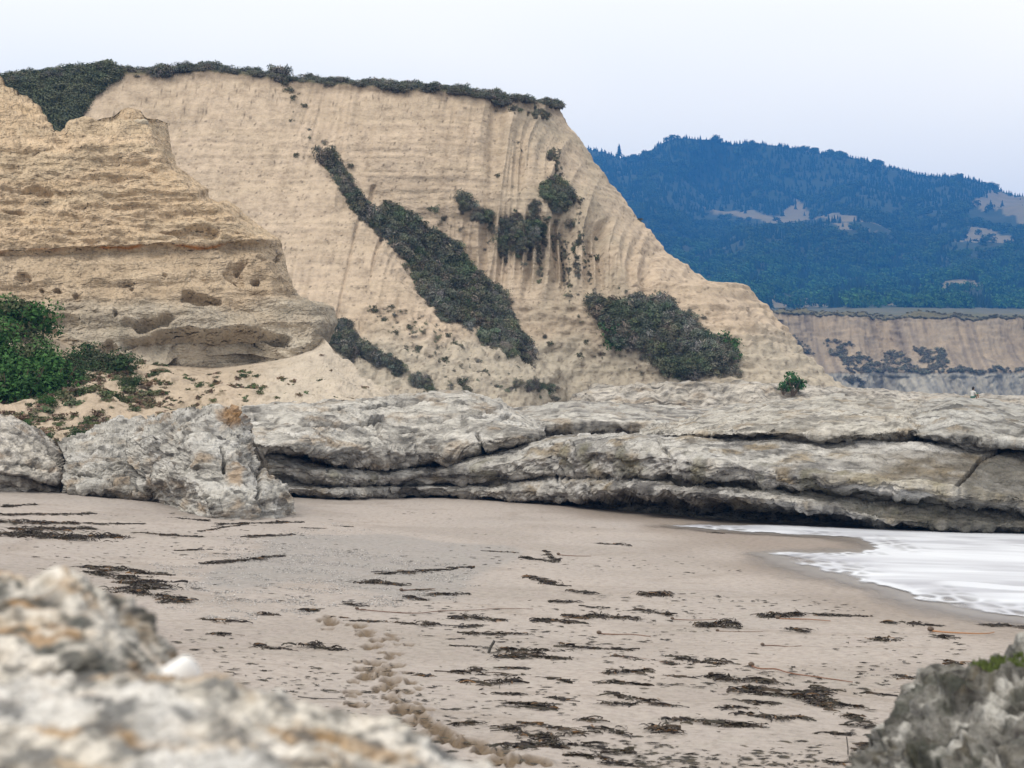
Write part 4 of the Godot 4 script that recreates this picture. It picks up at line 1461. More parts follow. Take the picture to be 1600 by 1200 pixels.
	var m := loft([[[790, 640, 118], [900, 627, 118], [1000, 632, 118], [1100, 640, 118], [1320, 614, 118]], [[790, 655, 92], [850, 651, 92], [900, 645, 92], [1000, 652, 92], [1060, 660, 92], [1320, 640, 95]], [[790, 668, 90], [850, 664, 90], [960, 660, 90], [1040, 664, 90], [1100, 664, 90], [1320, 650, 93]], [[790, 690, 90.9], [850, 683, 90.9], [960, 683, 90.9], [1040, 674, 90.5], [1100, 668, 90], [1320, 655, 92]], [[790, 705, 72], [900, 692, 72], [1000, 690, 72], [1320, 690, 72]]], 400, [16, 14, 10, 14], false)
	o = put("rock_shelf", finish(m, rock_disp(0.03, 0.9), rock_tint(Color(0.56, 0.54, 0.495), Color(0.22, 0.21, 0.20), Color(0.38, 0.315, 0.24), 1.3), 0.6), mat)
	tag(o, "pale rock shelf with a dark step behind the long ledge", "rock")
	# --- rock platform at the foot of the bluffs
	m = loft([[[815, 640, 196], [880, 622, 196], [930, 596, 190], [1000, 598, 186], [1110, 594, 184], [1230, 598, 182], [1330, 606, 186], [1420, 613, 190], [1520, 620, 190], [1600, 619, 190], [1950, 620, 190]],
		[[815, 648, 158], [880, 632, 154], [930, 609, 150], [1000, 603, 149], [1110, 598, 148], [1200, 601, 148], [1330, 612, 152], [1450, 621, 156], [1600, 626, 156], [1950, 630, 156]],
		[[815, 656, 156], [880, 650, 152], [930, 636, 148], [1050, 636, 147], [1120, 636, 146], [1230, 632, 146], [1330, 628, 150], [1450, 630, 154], [1600, 632, 154], [1950, 640, 154]],
		[[815, 668, 110], [950, 655, 110], [1100, 652, 110], [1230, 650, 105], [1400, 646, 100], [1600, 650, 95], [1950, 660, 95]]], 560, [14, 26, 16], false)
	var rd := rock_disp(0.04, 1.3)
	o = put("rock_platform", finish(m, func(p: Vector3, q: Vector2) -> float:
		var k: float = rd.call(p, q)
		if q.y < 640.0 and q.x < 1260.0:
			k += n3(p.x * 0.8 + p.y * 0.2, p.y * 0.12, 3.0) * 0.5 - 0.3 * (1.0 - sst(0.0, 0.09, absf(n3(p.x * 0.34 + 0.4 * n3(p.y, 1.0, 1.0), p.y * 0.3, 13.0))))
		return k + 0.4 * fb(p * 0.25), rock_tint(Color(0.58, 0.54, 0.48), Color(0.25, 0.235, 0.21), Color(0.42, 0.35, 0.27), 1.3), 0.6), mat)
	tag(o, "pale broken rock platform along the foot of the tall bluff", "rock")
	platform_s = m
	var lush := bush_mesh(10, 50, 0.16, [Color(0.04, 0.10, 0.035), Color(0.05, 0.12, 0.045)], 1.0)
	for b in [[1240, 612, 1.05, 1.2, "dark green ivy-like bush hanging on the pale rock platform"], [1226, 610, 0.6, 1.1, "narrow green shrub beside the hanging bush on the rock platform"]]:
		var i := near_point(m, b[0], b[1])
		bush_thing(lush, leafmat(), sway(m.P[i] + Vector3(0, 0.1, 0.35), Vector3.UP, b[2], b[3]), b[4])


var platform_s := {}


func beach_boulders() -> void:
	var mat := rockmat("rock", Vector3(0.06, 0.24, 0.15), 1.6, 0.92)
	# --- large knobbly boulder
	cracks = []
	add_crack([348, 700, 352, 720, 350, 738], 3.5, 0.6)
	add_crack([186, 715, 205, 730, 225, 752], 3.0, 0.35)
	add_crack([404, 735, 408, 760, 402, 780], 4.0, 0.5)
	add_crack([412, 785, 416, 806], 9.0, 0.8)
	add_crack([90, 705, 97, 735, 92, 768], 6.0, 1.2)
	add_crack([110, 745, 140, 742, 180, 758, 215, 768], 3.0, 0.35)
	var foot := [[92, 774], [150, 776], [200, 779], [245, 784], [275, 794], [300, 804], [340, 811], [400, 815], [458, 814]]
	var D := []
	for p in foot:
		D.append([p[0], -on_sand(p[0], p[1]).z - 0.1])
	var dd := func(px: float) -> float: return line_at(D, px)
	var crest := [[92, 700], [106, 690], [136, 684], [150, 664], [190, 654], [232, 656], [270, 645], [305, 640], [340, 634], [372, 641], [390, 662]]
	var rows := [rows_of(crest, dd, 4.2), rows_of([[90, 708], [200, 686], [300, 672], [392, 690]], dd, 2.1), rows_of([[90, 730], [200, 720], [300, 712], [402, 728]], dd, 1.0), rows_of([[90, 752], [200, 748], [300, 748], [432, 752]], dd, 0.45), rows_of([[92, 764], [240, 768], [330, 782], [454, 780]], dd, 0.0), rows_of(foot, dd, 0.3), rows_of(shifted(foot, 14.0), dd, 0.5)]
	rows.push_front(back_row(rows[0], 7.0, 0.5))
	var s := loft(rows, 330, [6, 24, 26, 22, 18, 18, 6], true, 2.0, 3.0, 5.0)
	var bt := rock_tint(Color(0.54, 0.525, 0.49), Color(0.22, 0.212, 0.20), Color(0.38, 0.295, 0.21), 0.8)
	var lich := func(p: Vector3, q: Vector2, k: float) -> Color:
		var c: Color = bt.call(p, q, k)
		var l := 1.0 - sst(10.0, 26.0, Vector2((q.x - 362.0), (q.y - 652.0) * 1.2).length() + 12.0 * fb(p * 1.5))
		c = mixc(c, Color(0.36, 0.19, 0.06), l * 0.75)
		l = 1.0 - sst(4.0, 16.0, Vector2((q.x - 366.0), (q.y - 742.0) * 0.8).length() + 12.0 * fb(p * 2.0))
		return mixc(c, Color(0.42, 0.27, 0.14), l * 0.6)
	var o := put("beach_boulder", finish(s, rock_disp(0.15, 0.55), lich), mat)
	tag(o, "large knobbly grey boulder with rusty lichen standing on the sand", "boulder")
	# --- smoother one at its left
	cracks = []
	add_crack([-60, 738, 0, 742, 40, 752, 84, 757], 4.0, 0.6)
	add_crack([0, 722, 50, 728, 80, 735], 3.0, 0.35)
	var foot2 := [[-320, 778], [-100, 770], [0, 768], [60, 770], [100, 774]]
	D = []
	for p in foot2:
		D.append([p[0], -on_sand(p[0], p[1]).z - 0.1])
	var d2 := D.duplicate()
	var dd2 := func(px: float) -> float: return line_at(d2, px)
	rows = [rows_of([[-320, 660], [-120, 640], [-40, 645], [0, 648], [16, 649], [30, 660], [58, 674], [80, 688], [94, 702]], dd2, 4.5), rows_of([[-320, 690], [0, 680], [60, 694], [96, 712]], dd2, 2.0), rows_of([[-320, 730], [0, 715], [60, 722], [97, 735]], dd2, 0.5), rows_of([[-320, 750], [0, 742], [98, 752]], dd2, 0.1), rows_of([[-320, 760], [0, 754], [98, 762]], dd2, 0.5), rows_of(foot2, dd2, 0.4), rows_of(shifted(foot2, 12.0), dd2, 0.5)]
	rows.push_front(back_row(rows[0], 7.0, 0.8))
	s = loft(rows, 250, [6, 22, 22, 16, 8, 12, 6], true, 0.0, 2.5, 7.0)
	o = put("beach_boulder", finish(s, rock_disp(-0.14, 0.55), rock_tint(Color(0.58, 0.545, 0.49), Color(0.29, 0.272, 0.25), Color(0.47, 0.37, 0.275), 0.9), 0.5), mat)
	tag(o, "smooth pale boulder with cream bands beside the knobbly boulder", "boulder")


# ---------------------------------------------------------------- blurred rocks close to the camera
func foreground() -> void:
	var mat := rockmat("rock", Vector3(1.3, 2.2, 1.3), 1.2, 0.9)
	cracks = []
	var up := [[-350, 930], [-120, 900], [0, 896], [45, 908], [80, 896], [104, 886], [128, 892], [160, 915], [196, 942], [222, 968], [240, 1000], [262, 1024]]
	var r0 := []
	for p in up:
		r0.append([p[0], p[1], 4.1])
	var rows := [r0, [[-350, 980, 3.85], [0, 960, 3.85], [120, 955, 3.85], [268, 1032, 3.95]], [[-350, 1040, 3.65], [0, 1025, 3.65], [150, 1025, 3.65], [272, 1050, 3.75]], [[-350, 1090, 3.6], [0, 1075, 3.6], [274, 1095, 3.65]], [[-350, 1300, 3.5], [280, 1300, 3.5]]]
	rows.push_front(back_row(r0, 2.2, 0.4))
	var s := loft(rows, 220, [16, 30, 30, 22, 30], true, 0.0, 0.5, 8.0)
	var rd := rock_disp(-0.35, 0.11)
	var rt := rock_tint(Color(0.72, 0.68, 0.615), Color(0.26, 0.25, 0.235), Color(0.54, 0.42, 0.29), 0.11)
	var tint := func(p: Vector3, q: Vector2, k: float) -> Color:
		var c: Color = rt.call(p, q, k)
		c = mixc(c, Color(0.36, 0.21, 0.085), 0.75 * sst(0.10, 0.36, fb(Vector3(p.x * 4.0, p.y * 11.0, p.z * 6.0) + Vector3(3, 3, 3))))
		c = mixc(c, Color(0.74, 0.71, 0.66), 0.7 * sst(0.05, 0.4, fb(p * 3.0 + Vector3(8, 1, 3))))
		c = mixc(c, Color(0.10, 0.105, 0.10), 0.85 * sst(0.08, 0.34, fb(p * 9.0 + Vector3(1, 9, 2))))
		return c
	var o := put("near_rock", finish(s, func(p: Vector3, q: Vector2) -> float: return 0.6 * float(rd.call(p, q)), tint), mat)
	tag(o, "blurred orange and white rock hump rising behind the shell", "rock")
	# the lower hump in front of it
	var lo := [[-350, 1060], [-60, 1045], [60, 1045], [180, 1052], [250, 1072], [320, 1066], [380, 1078], [440, 1100], [500, 1122], [560, 1130], [620, 1138], [680, 1160], [740, 1196], [800, 1230], [900, 1290]]
	r0 = []
	for p in lo:
		r0.append([p[0], p[1], 3.5])
	rows = [r0, [[-350, 1120, 3.25], [0, 1105, 3.25], [250, 1115, 3.25], [500, 1160, 3.3], [760, 1230, 3.4], [920, 1300, 3.5]], [[-350, 1190, 3.05], [0, 1180, 3.05], [500, 1210, 3.1], [760, 1270, 3.2], [930, 1320, 3.4]], [[-350, 1320, 2.8], [500, 1320, 2.8], [940, 1400, 3.2]], [[-350, 1500, 2.5], [950, 1550, 2.9]]]
	rows.push_front(back_row(r0, 1.8, 0.4))
	s = loft(rows, 380, [14, 30, 30, 24, 16], true, 0.0, 0.3, 8.0)
	var lt := func(p: Vector3, q: Vector2, k: float) -> Color:
		var c: Color = rt.call(p, q, k)
		c = mixc(c, Color(0.38, 0.23, 0.095), 0.7 * sst(0.18, 0.42, fb(Vector3(p.x * 4.5, p.y * 10.0, p.z * 7.0) + Vector3(13, 3, 3))))
		c = mixc(c, Color(0.74, 0.735, 0.725), 0.7 * sst(0.0, 0.4, fb(p * 3.2 + Vector3(2, 7, 3))))
		c = mixc(c, Color(0.14, 0.145, 0.15), 0.8 * sst(0.08, 0.34, fb(p * 7.0 + Vector3(1, 4, 2))))
		return c
	o = put("near_rock", finish(s, func(p: Vector3, q: Vector2) -> float: return 0.6 * float(rd.call(p, q)), lt), mat)
	tag(o, "blurred grey and white rock hump in front, sloping down to the sand", "rock")
	# shell
	var i := near_point(s, 284, 1068)
	var t := Tris.new()
	for k in 28:
		var a0 := TAU * k / 28
		var a1 := TAU * (k + 1) / 28
		for r in 6:
			var f0 := r / 6.0
			var f1 := (r + 1) / 6.0
			var pt := func(a: float, f: float) -> Vector3:
				var rr := 0.036 * f * (1.0 + 0.05 * sin(a * 14.0) * f)
				return Vector3(cos(a) * rr, 0.040 * (1.0 - pow(f, 1.7)), sin(a) * rr * 0.85 - 0.006 * (1.0 - f))
			var c := Color(0.80, 0.80, 0.80) * (0.92 + 0.08 * sin(a0 * 14.0))
			t.quad(pt.call(a0, f0), pt.call(a1, f0), pt.call(a1, f1), pt.call(a0, f1), c)
	var sh := put("seashell", t.mesh(), vmat(0.5, 0.5))
	sh.position = s.P[i] + Vector3(0, 0.004, 0.0)
	sh.rotation_degrees = Vector3(38, 20, -8)
	tag(sh, "white domed seashell resting between the blurred rock humps", "shell")
	# rock at the right
	var rr := [[1330, 1235], [1366, 1196], [1390, 1168], [1398, 1130], [1410, 1090], [1424, 1062], [1440, 1050], [1470, 1052], [1500, 1050], [1524, 1044], [1545, 1035], [1572, 1033], [1578, 1012], [1600, 1000], [1680, 985], [1900, 990], [2200, 1100]]
	r0 = []
	for p in rr:
		r0.append([p[0], p[1], 9.2])
	rows = [r0, [[1325, 1260, 8.54], [1410, 1140, 8.54], [1500, 1090, 8.54], [1600, 1060, 8.54], [1900, 1050, 8.54], [2200, 1150, 8.82]], [[1320, 1290, 8.12], [1420, 1190, 7.98], [1600, 1130, 7.98], [1900, 1120, 7.98], [2200, 1200, 8.40]], [[1310, 1360, 7.84], [1600, 1230, 7.42], [2200, 1300, 7.98]], [[1300, 1600, 7.56], [2200, 1600, 7.42]]]
	rows.push_front(back_row(r0, 2.6, 0.2))
	s = loft(rows, 300, [14, 30, 30, 30, 14], true, 0.4, 0.0, 8.0)
	var rd2 := rock_disp(0.25, 0.30)
	var rt2 := rock_tint(Color(0.21, 0.205, 0.19), Color(0.045, 0.043, 0.040), Color(0.115, 0.10, 0.072), 0.13)
	o = put("near_rock", finish(s, func(p: Vector3, q: Vector2) -> float: return float(rd2.call(p, q)) + 0.035 * f2(p * 6.5) + 0.018 * f2(p * 17.0), func(p: Vector3, q: Vector2, k: float) -> Color:
		var c: Color = rt2.call(p, q, k)
		c = mixc(c, Color(0.055, 0.06, 0.05), 0.75 * sst(0.0, 0.3, fb(p * 3.2)))
		return mixc(c, Color(0.55, 0.54, 0.51), 0.75 * sst(0.12, 0.4, fb(p * 3.0 + Vector3(5, 5, 1))))), mat)
	tag(o, "blurred dark grey craggy rock with a mossy top", "rock")
	var mt := Tris.new()
	var ids := inside(s, pv([1512, 1068, 1525, 1046, 1550, 1036, 1600, 1032, 1760, 1030, 1760, 1048, 1600, 1052, 1560, 1062, 1535, 1072]))
	for k in 6000:
		var p: Vector3 = s.P[ids[rng.randi() % ids.size()]]
		p += Vector3(rng.randf_range(-0.01, 0.01), -0.004, rng.randf_range(-0.01, 0.01))
		var h := rng.randf_range(0.012, 0.03)
		var a := rng.randf_range(0, TAU)
		var side := Vector3(cos(a), 0, sin(a)) * 0.006
		var kk := rng.randf_range(0.6, 1.4)
		mt.tri(p - side, p + side, p + Vector3(rng.randf_range(-0.01, 0.01), h, rng.randf_range(-0.01, 0.01)), Color(0.06 * kk, 0.08 * kk, 0.025 * kk), Vector3(0, 0.8, 0.6))
	var moss := put("moss", mt.mesh(), leafmat())
	tag(moss, "green moss cushion on top of the dark craggy rock", "moss", "", "stuff")


# ---------------------------------------------------------------- kelp left by the tide
# px1, py1, px2, py2, thickness (1 thin line .. 4 mound)
const KELP := [
	822, 900, 875, 917, 2, 884, 923, 934, 928, 2, 862, 941, 909, 942, 2, 922, 950, 953, 950, 1, 997, 930, 1045, 933, 4, 990, 953, 1047, 962, 2,
	883, 964, 1000, 970, 3, 834, 972, 916, 975, 3, 1090, 979, 1153, 981, 4, 1188, 962, 1250, 964, 4, 872, 1009, 987, 1017, 2, 800, 1014, 881, 1031, 3,
	959, 1026, 1059, 1039, 2, 1037, 1026, 1131, 1040, 2, 1106, 1031, 1142, 1034, 2, 950, 1055, 1016, 1048, 2, 937, 1067, 1006, 1072, 2, 1044, 1056, 1084, 1061, 1,
	853, 1059, 890, 1066, 1, 1100, 1058, 1209, 1070, 3, 1147, 1078, 1256, 1094, 3, 1169, 1073, 1237, 1084, 2, 1144, 1095, 1215, 1100, 2, 1125, 1108, 1178, 1111, 2,
	1147, 1117, 1228, 1128, 2, 1231, 1122, 1269, 1125, 2, 1247, 1081, 1300, 1084, 2, 1262, 1098, 1310, 1101, 3, 950, 1083, 1050, 1106, 2, 940, 1101, 994, 1104, 2,
	909, 1125, 947, 1128, 2, 922, 1137, 987, 1151, 2, 853, 1139, 912, 1148, 2, 1005, 1141, 1065, 1145, 3, 1031, 1125, 1153, 1137, 2, 1119, 1126, 1197, 1139, 2,
	834, 1151, 919, 1166, 3, 922, 1167, 994, 1176, 2, 828, 1162, 884, 1170, 2, 891, 1180, 925, 1185, 2, 944, 1189, 987, 1197, 2, 819, 1130, 847, 1133, 1,
	855, 1090, 887, 1095, 1, 819, 1101, 862, 1107, 2, 569, 908, 609, 916, 3, 594, 898, 734, 887, 2, 625, 922, 697, 922, 1, 684, 928, 719, 931, 3,
	625, 933, 666, 939, 2, 547, 972, 647, 975, 2, 659, 978, 683, 978, 3, 706, 967, 787, 969, 3, 709, 980, 759, 980, 2, 722, 990, 828, 992, 2,
	541, 944, 572, 948, 2, 406, 961, 434, 962, 2, 472, 953, 494, 955, 2, 525, 967, 540, 967, 2, 706, 1011, 756, 1012, 1, 781, 1025, 825, 1028, 3,
	706, 1050, 731, 1053, 2, 739, 1045, 769, 1048, 2, 772, 1044, 828, 1045, 1, 750, 1055, 822, 1055, 1, 722, 1067, 809, 1069, 3, 644, 1055, 678, 1057, 2,
	772, 1083, 822, 1086, 1, 794, 1100, 869, 1108, 2, 703, 1131, 753, 1133, 2, 769, 1137, 825, 1150, 2, 778, 1164, 819, 1172, 2, 400, 1008, 453, 1017, 2,
	822, 870, 866, 880, 2, 750, 861, 806, 864, 1, 1278, 962, 1359, 964, 2, 1531, 977, 1610, 983, 2, 1412, 973, 1459, 980, 2, 1381, 973, 1400, 974, 2,
	1373, 998, 1403, 1002, 3, 1462, 997, 1500, 998, 2, 1472, 1034, 1497, 1041, 2, 1400, 1056, 1437, 1064, 2, 1272, 1075, 1312, 1081, 2, 1247, 1083, 1294, 1086, 2,
	1350, 1083, 1400, 1089, 1, 1266, 1099, 1316, 1103, 3, 1319, 1102, 1356, 1108, 2, 1303, 1116, 1369, 1130, 2, 1319, 1134, 1400, 1139, 2, 1300, 1145, 1337, 1149, 1,
	1337, 1164, 1360, 1166, 1, 1337, 1173, 1366, 1175, 1, 1303, 1190, 1319, 1195, 1, 1228, 983, 1269, 989, 2, 0, 792, 56, 789, 2, 0, 805, 150, 803, 2,
	-40, 816, 120, 818, 3, 110, 818, 225, 819, 2, -30, 838, 90, 838, 4, 60, 842, 190, 840, 4, 20, 828, 150, 826, 3, 219, 833, 315, 840, 2, 262, 809, 328, 815, 2,
	312, 831, 387, 819, 1, 337, 820, 469, 816, 2, 381, 840, 456, 835, 2, 275, 861, 328, 859, 1, 322, 882, 437, 869, 2, 125, 886, 200, 888, 2, 140, 890, 269, 900, 3,
	150, 896, 262, 918, 3, 190, 910, 272, 944, 3, 319, 968, 384, 972, 2, 519, 822, 553, 824, 1, 330, 990, 345, 993, 2, 497, 1010, 512, 1018, 3, 470, 825, 510, 826, 1,
	75, 890, 100, 892, 1, 965, 850, 981, 854, 2, 930, 849, 955, 851, 1, 850, 860, 870, 880, 1, 1120, 833, 1130, 834, 1,
]


func ribbon(t: Tris, a: Vector3, dir: Vector2, length: float, width: float, lift: float, col: Color) -> void:
	var seg := 4
	var p := a
	var turn := rng.randf_range(-1.6, 1.6)
	var roll := rng.randf_range(-1.0, 1.0)
	var prev := PackedVector3Array()
	for i in seg + 1:
		var f := float(i) / seg
		var side := Vector3(-dir.y, 0, dir.x) * width * 0.5 * (1.0 - 0.7 * f * f)
		side.y = roll * width * 0.5
		var h := Vector3(0, lift * sin(f * PI) + 0.006, 0)
		var now := PackedVector3Array([p - side + h, p + side + h])
		if i:
			t.quad(prev[0], prev[1], now[1], now[0], col)
		prev = now
		p += Vector3(dir.x, 0, dir.y) * length / seg
		p.y = a.y + (sand_y(p.x, p.z) - sand_y(a.x, a.z))
		dir = dir.rotated(turn / seg)
		roll += rng.randf_range(-0.6, 0.6)


func wrack() -> void:
	var km := vmat(0.7, 0.35)
	km.cull_mode = BaseMaterial3D.CULL_DISABLED
	var dark := [Color(0.032, 0.027, 0.021), Color(0.045, 0.036, 0.025), Color(0.036, 0.035, 0.026), Color(0.058, 0.043, 0.028), Color(0.024, 0.023, 0.021)]
	for i in range(0, KELP.size(), 5):
		var a := on_sand(KELP[i], KELP[i + 1])
		var b := on_sand(KELP[i + 2], KELP[i + 3])
		var th: int = KELP[i + 4]
		var mid := (a + b) * 0.5
		mid.y = sand_y(mid.x, mid.z)
		var v := b - a
		var L := Vector2(v.x, v.z).length()
		var dir := Vector2(v.x, v.z) / L
		var t := Tris.new()
		var wide: float = [0.0, 0.06, 0.14, 0.27, 0.28][th]
		var high: float = [0.0, 0.012, 0.025, 0.045, 0.08][th]
		var n := int(clampf(L * [0, 45, 100, 180, 280][th], 30, 900))
		for k in n:
			var f := rng.randf()
			for again in 3:
				if n3(f * L * 1.3 + i * 1.7, 0.0, 3.0) > rng.randf_range(-0.9, 0.35):
					break
				f = rng.randf()
			var taper := sin(clampf(f, 0.03, 0.97) * PI)
			taper = 0.35 + 0.65 * taper
			var core := k % 2 == 0
			if core:
				f = (k + rng.randf()) / n
			taper *= 0.6 + 0.7 * absf(n3(f * L * 1.7 + i, 0.0, 3.0))
			var c := a.lerp(b, f)
			var off := (rng.randfn() * wide + n3(f * L * 1.6 + i, 5.0, 2.0) * wide * 2.0) * taper
			if core:
				off = rng.randfn() * wide * 0.25 + n3(f * L * 1.6 + i, 5.0, 2.0) * wide * 1.2
			c += Vector3(-dir.y, 0, dir.x) * off
			c.y = sand_y(c.x, c.z)
			var stack := high * taper * rng.randf() * exp(-off * off / (wide * wide * 4.0 + 0.001)) * (0.5 + 1.6 * maxf(0.0, n3(f * L * 1.3 + i * 1.7, 0.0, 3.0)))
			var rd := dir.rotated(rng.randfn() * (0.8 if th < 3 else 1.2))
			if rng.randf() < 0.5:
				rd = -rd
			var col: Color = dark[rng.randi() % dark.size()]
			if rng.randf() < 0.05:
				col = Color(0.14, 0.075, 0.035)
			ribbon(t, c - mid + Vector3(0, stack, 0) - Vector3(rd.x, 0, rd.y) * 0.09, rd, rng.randf_range(0.05, 0.24) * (2.0 if rng.randf() < 0.06 else 1.0), rng.randf_range(0.005, 0.022), rng.randf_range(0.0, high * 0.7), col)
		if t.v.is_empty():
			continue
		var px: float = KELP[i]
		var py: float = KELP[i + 1]
		var o := put("kelp_mound" if th == 4 else "kelp_clump", t.mesh(), km)
		o.position = mid
		var size: String = "short" if L < 0.75 else ("long" if L > 1.7 else "middling")
		var form: String = ["", "thin wisp", "flat tangle", "thick tangle", "heaped mound"][th]
		var where := "on the open middle beach"
		if px < 480 and py < 870:
			where = "in the mat before the grey boulders"
		elif px < 280:
			where = "at the shingle's edge behind the near rock"
		elif py < 905:
			where = "on the smooth sand near the rock ledge"
		elif px < 545:
			where = "between the near rock and the footprints"
		elif px > 1090 and py > 1050:
			where = "in the drift beside the craggy rock"
		elif px > 1180:
			where = "on the sand bordering the foam"
		elif px < 720 and py < 985:
			where = "along the long brown stalk above the footprints"
		elif px < 835 and py > 985:
			where = "just right of the footprints"
		elif py > 1080:
			where = "in the scattered drift between footprints and craggy rock"
		var words := "%s %s of dark kelp %s" % [size, form, where]
		tag(o, words, "kelp", words)
	# stalks with bulbs: points, radius, colour, label
	var stalks := [
		[[1175, 1043, 1190, 1047, 1215, 1048, 1240, 1055, 1275, 1060, 1310, 1065, 1334, 1068], 0.022, Color(0.17, 0.075, 0.038), "longest reddish kelp stalk, winding across the sand by the craggy rock"],
		[[1453, 988, 1475, 990, 1510, 992, 1535, 992, 1555, 990], 0.028, Color(0.33, 0.16, 0.07), "bright orange kelp stalk lying near the foam"],
		[[1216, 968, 1250, 969, 1275, 970, 1300, 972], 0.02, Color(0.23, 0.105, 0.05), "orange kelp stalk running out of a kelp mound"],
		[[556, 953, 590, 956, 630, 959, 660, 959, 690, 956, 740, 954, 790, 952, 836, 953], 0.016, Color(0.12, 0.06, 0.038), "very long brown kelp stalk stretched above the footprints"],
		[[1195, 1010, 1215, 1010, 1235, 1012, 1253, 1010], 0.016, Color(0.12, 0.062, 0.04), "short brown kelp stalk on bare sand beside the long reddish one"],
		[[873, 868, 900, 870, 928, 870], 0.02, Color(0.13, 0.07, 0.045), "short brown kelp stalk alone on the smooth sand"],
		[[934, 992, 960, 993, 990, 993, 1018, 997], 0.02, Color(0.15, 0.075, 0.042), "reddish kelp stalk among the dark tangles of the middle beach"],
		[[1119, 987, 1150, 988, 1197, 988], 0.014, Color(0.12, 0.065, 0.035), "dark brown kelp stalk before a kelp mound"],
		[[1050, 969, 1090, 970, 1128, 969], 0.016, Color(0.13, 0.065, 0.04), "brown kelp stalk between two kelp mounds"],
		[[960, 1027, 990, 1029, 1030, 1035, 1058, 1040], 0.016, Color(0.13, 0.065, 0.04), "brown kelp stalk slanting through the middle beach tangles"],
		[[467, 1090, 475, 1091, 505, 1093, 520, 1093, 542, 1094], 0.012, Color(0.035, 0.03, 0.028), "thin black stick left of the footprints"],
		[[625, 924, 660, 922, 697, 923], 0.018, Color(0.14, 0.07, 0.04), "reddish kelp stalk on the shingle's right edge"],
	]
	for s in stalks:
		var c: Array = s[0]
		var pts := PackedVector3Array()
		for k in range(0, c.size(), 2):
			pts.append(on_sand(c[k], c[k + 1]))
		var root := base("kelp_stalk", pts[0])
		tag(root, s[3], "kelp stalk" if s[1] > 0.013 else "stick")
		var m := StandardMaterial3D.new()
		m.albedo_color = Color(s[2]).linear_to_srgb()
		m.roughness = 0.55
		var fine := PackedVector3Array()
		for k in pts.size() - 1:
			for f in 6:
				var q := pts[k].cubic_interpolate(pts[k + 1], pts[maxi(k - 1, 0)], pts[mini(k + 2, pts.size() - 1)], f / 6.0)
				q += Vector3(n3(q.x * 2.0, 1.0, q.z * 2.0), 0, n3(q.x * 2.0, 7.0, q.z * 2.0)) * 0.04
				q.y = sand_y(q.x, q.z) + float(s[1]) * 0.9
				fine.append(q - pts[0])
		put("stem", tube(fine, float(s[1]) * 0.55, 0.5), m, root)
		if float(s[1]) > 0.013:
			var b := SphereMesh.new()
			b.radius = float(s[1]) * 1.6
			b.height = float(s[1]) * 4.4
			b.radial_segments = 12
			b.rings = 7
			var bm := StandardMaterial3D.new()
			bm.albedo_color = Color(0.09, 0.06, 0.04).linear_to_srgb()
			bm.roughness = 0.5
			var bo := put("bulb", b, bm, root)
			bo.position = fine[0] + Vector3(0, float(s[1]), 0)
			bo.rotation_degrees = Vector3(0, 30, 80)
	# upright stick
	var p := on_sand(1325, 1181)
	var st := put("driftwood_stick", tube(PackedVector3Array([Vector3(0, -0.05, 0), Vector3(0.0, 0.08, 0), Vector3(-0.015, 0.2, 0.0)]), 0.008, 0.7), vmat_plain(Color(0.05, 0.045, 0.04)))
	st.position = p
	tag(st, "thin dark stick standing upright in the sand", "stick")
	p = on_sand(766, 1019)
	st = put("driftwood_stick", tube(PackedVector3Array([Vector3(-0.03, -0.04, 0), Vector3(0.0, 0.06, 0), Vector3(0.06, 0.16, 0.0)]), 0.022, 0.9), vmat_plain(Color(0.05, 0.045, 0.04)))
	st.position = p
	tag(st, "short thick stub leaning out of the sand among kelp", "stick")
	# scraps: far too many to count
	var t := Tris.new()
	for k in 4:
		ribbon2(t, Vector3(rng.randf_range(-0.3, 0.3), 0.02, rng.randf_range(-0.2, 0.2)), rng.randf_range(-0.5, 0.5))
	var at := []
	var Tq := 14000
	for k in Tq:
		var q := Vector2(rng.randf_range(-60, 1660), 800.0 + 420.0 * pow(rng.randf(), 0.85))
		var w := on_sand(q.x, q.y)
		var s := shore(-w.z) - w.x
		if s < 2.2:
			continue
		var dens := 0.30 + 0.75 * n3(w.x * 0.22, 1.0, w.z * 0.20)
		if q.x > 540.0 and q.y > 930.0:
			dens += 0.12
		if q.x > 480.0 and q.y < 870.0:
			dens -= 0.25
		if q.x < 480.0 and q.y < 860.0:
			dens += 0.25
		if rng.randf() > dens:
			continue
		var kk := rng.randf_range(0.6, 1.6)
		var bs := Basis(Vector3.UP, rng.randf_range(-PI, PI)).scaled_local(Vector3.ONE * rng.randf_range(0.03, 0.15) * (0.6 if rng.randf() < 0.6 else 1.0))
		at.append([Transform3D(bs, w), Color(kk, kk, kk)])
	scatter("kelp_scraps", t.mesh(), km, at, "tiny dark scraps of seaweed strewn over the sand", "seaweed")


func ribbon2(t: Tris, a: Vector3, ang: float) -> void:
	var d := Vector3(cos(ang), 0, sin(ang))
	var s := Vector3(-d.z, 0.4, d.x) * 0.09
	var p0 := a - d * 0.55
	var p1 := a + Vector3(0, 0.05, 0.12)
	var p2 := a + d * 0.55 + s
	t.quad(p0 - s * 0.3, p0 + s * 0.3, p1 + s, p1 - s, Color(0.045, 0.036, 0.027))
	t.quad(p1 - s, p1 + s, p2 + s * 0.2, p2 - s * 0.2, Color(0.035, 0.030, 0.024))


func vmat_plain(c: Color) -> StandardMaterial3D:
	var m := StandardMaterial3D.new()
	m.albedo_color = c.linear_to_srgb()
	m.roughness = 0.8
	return m


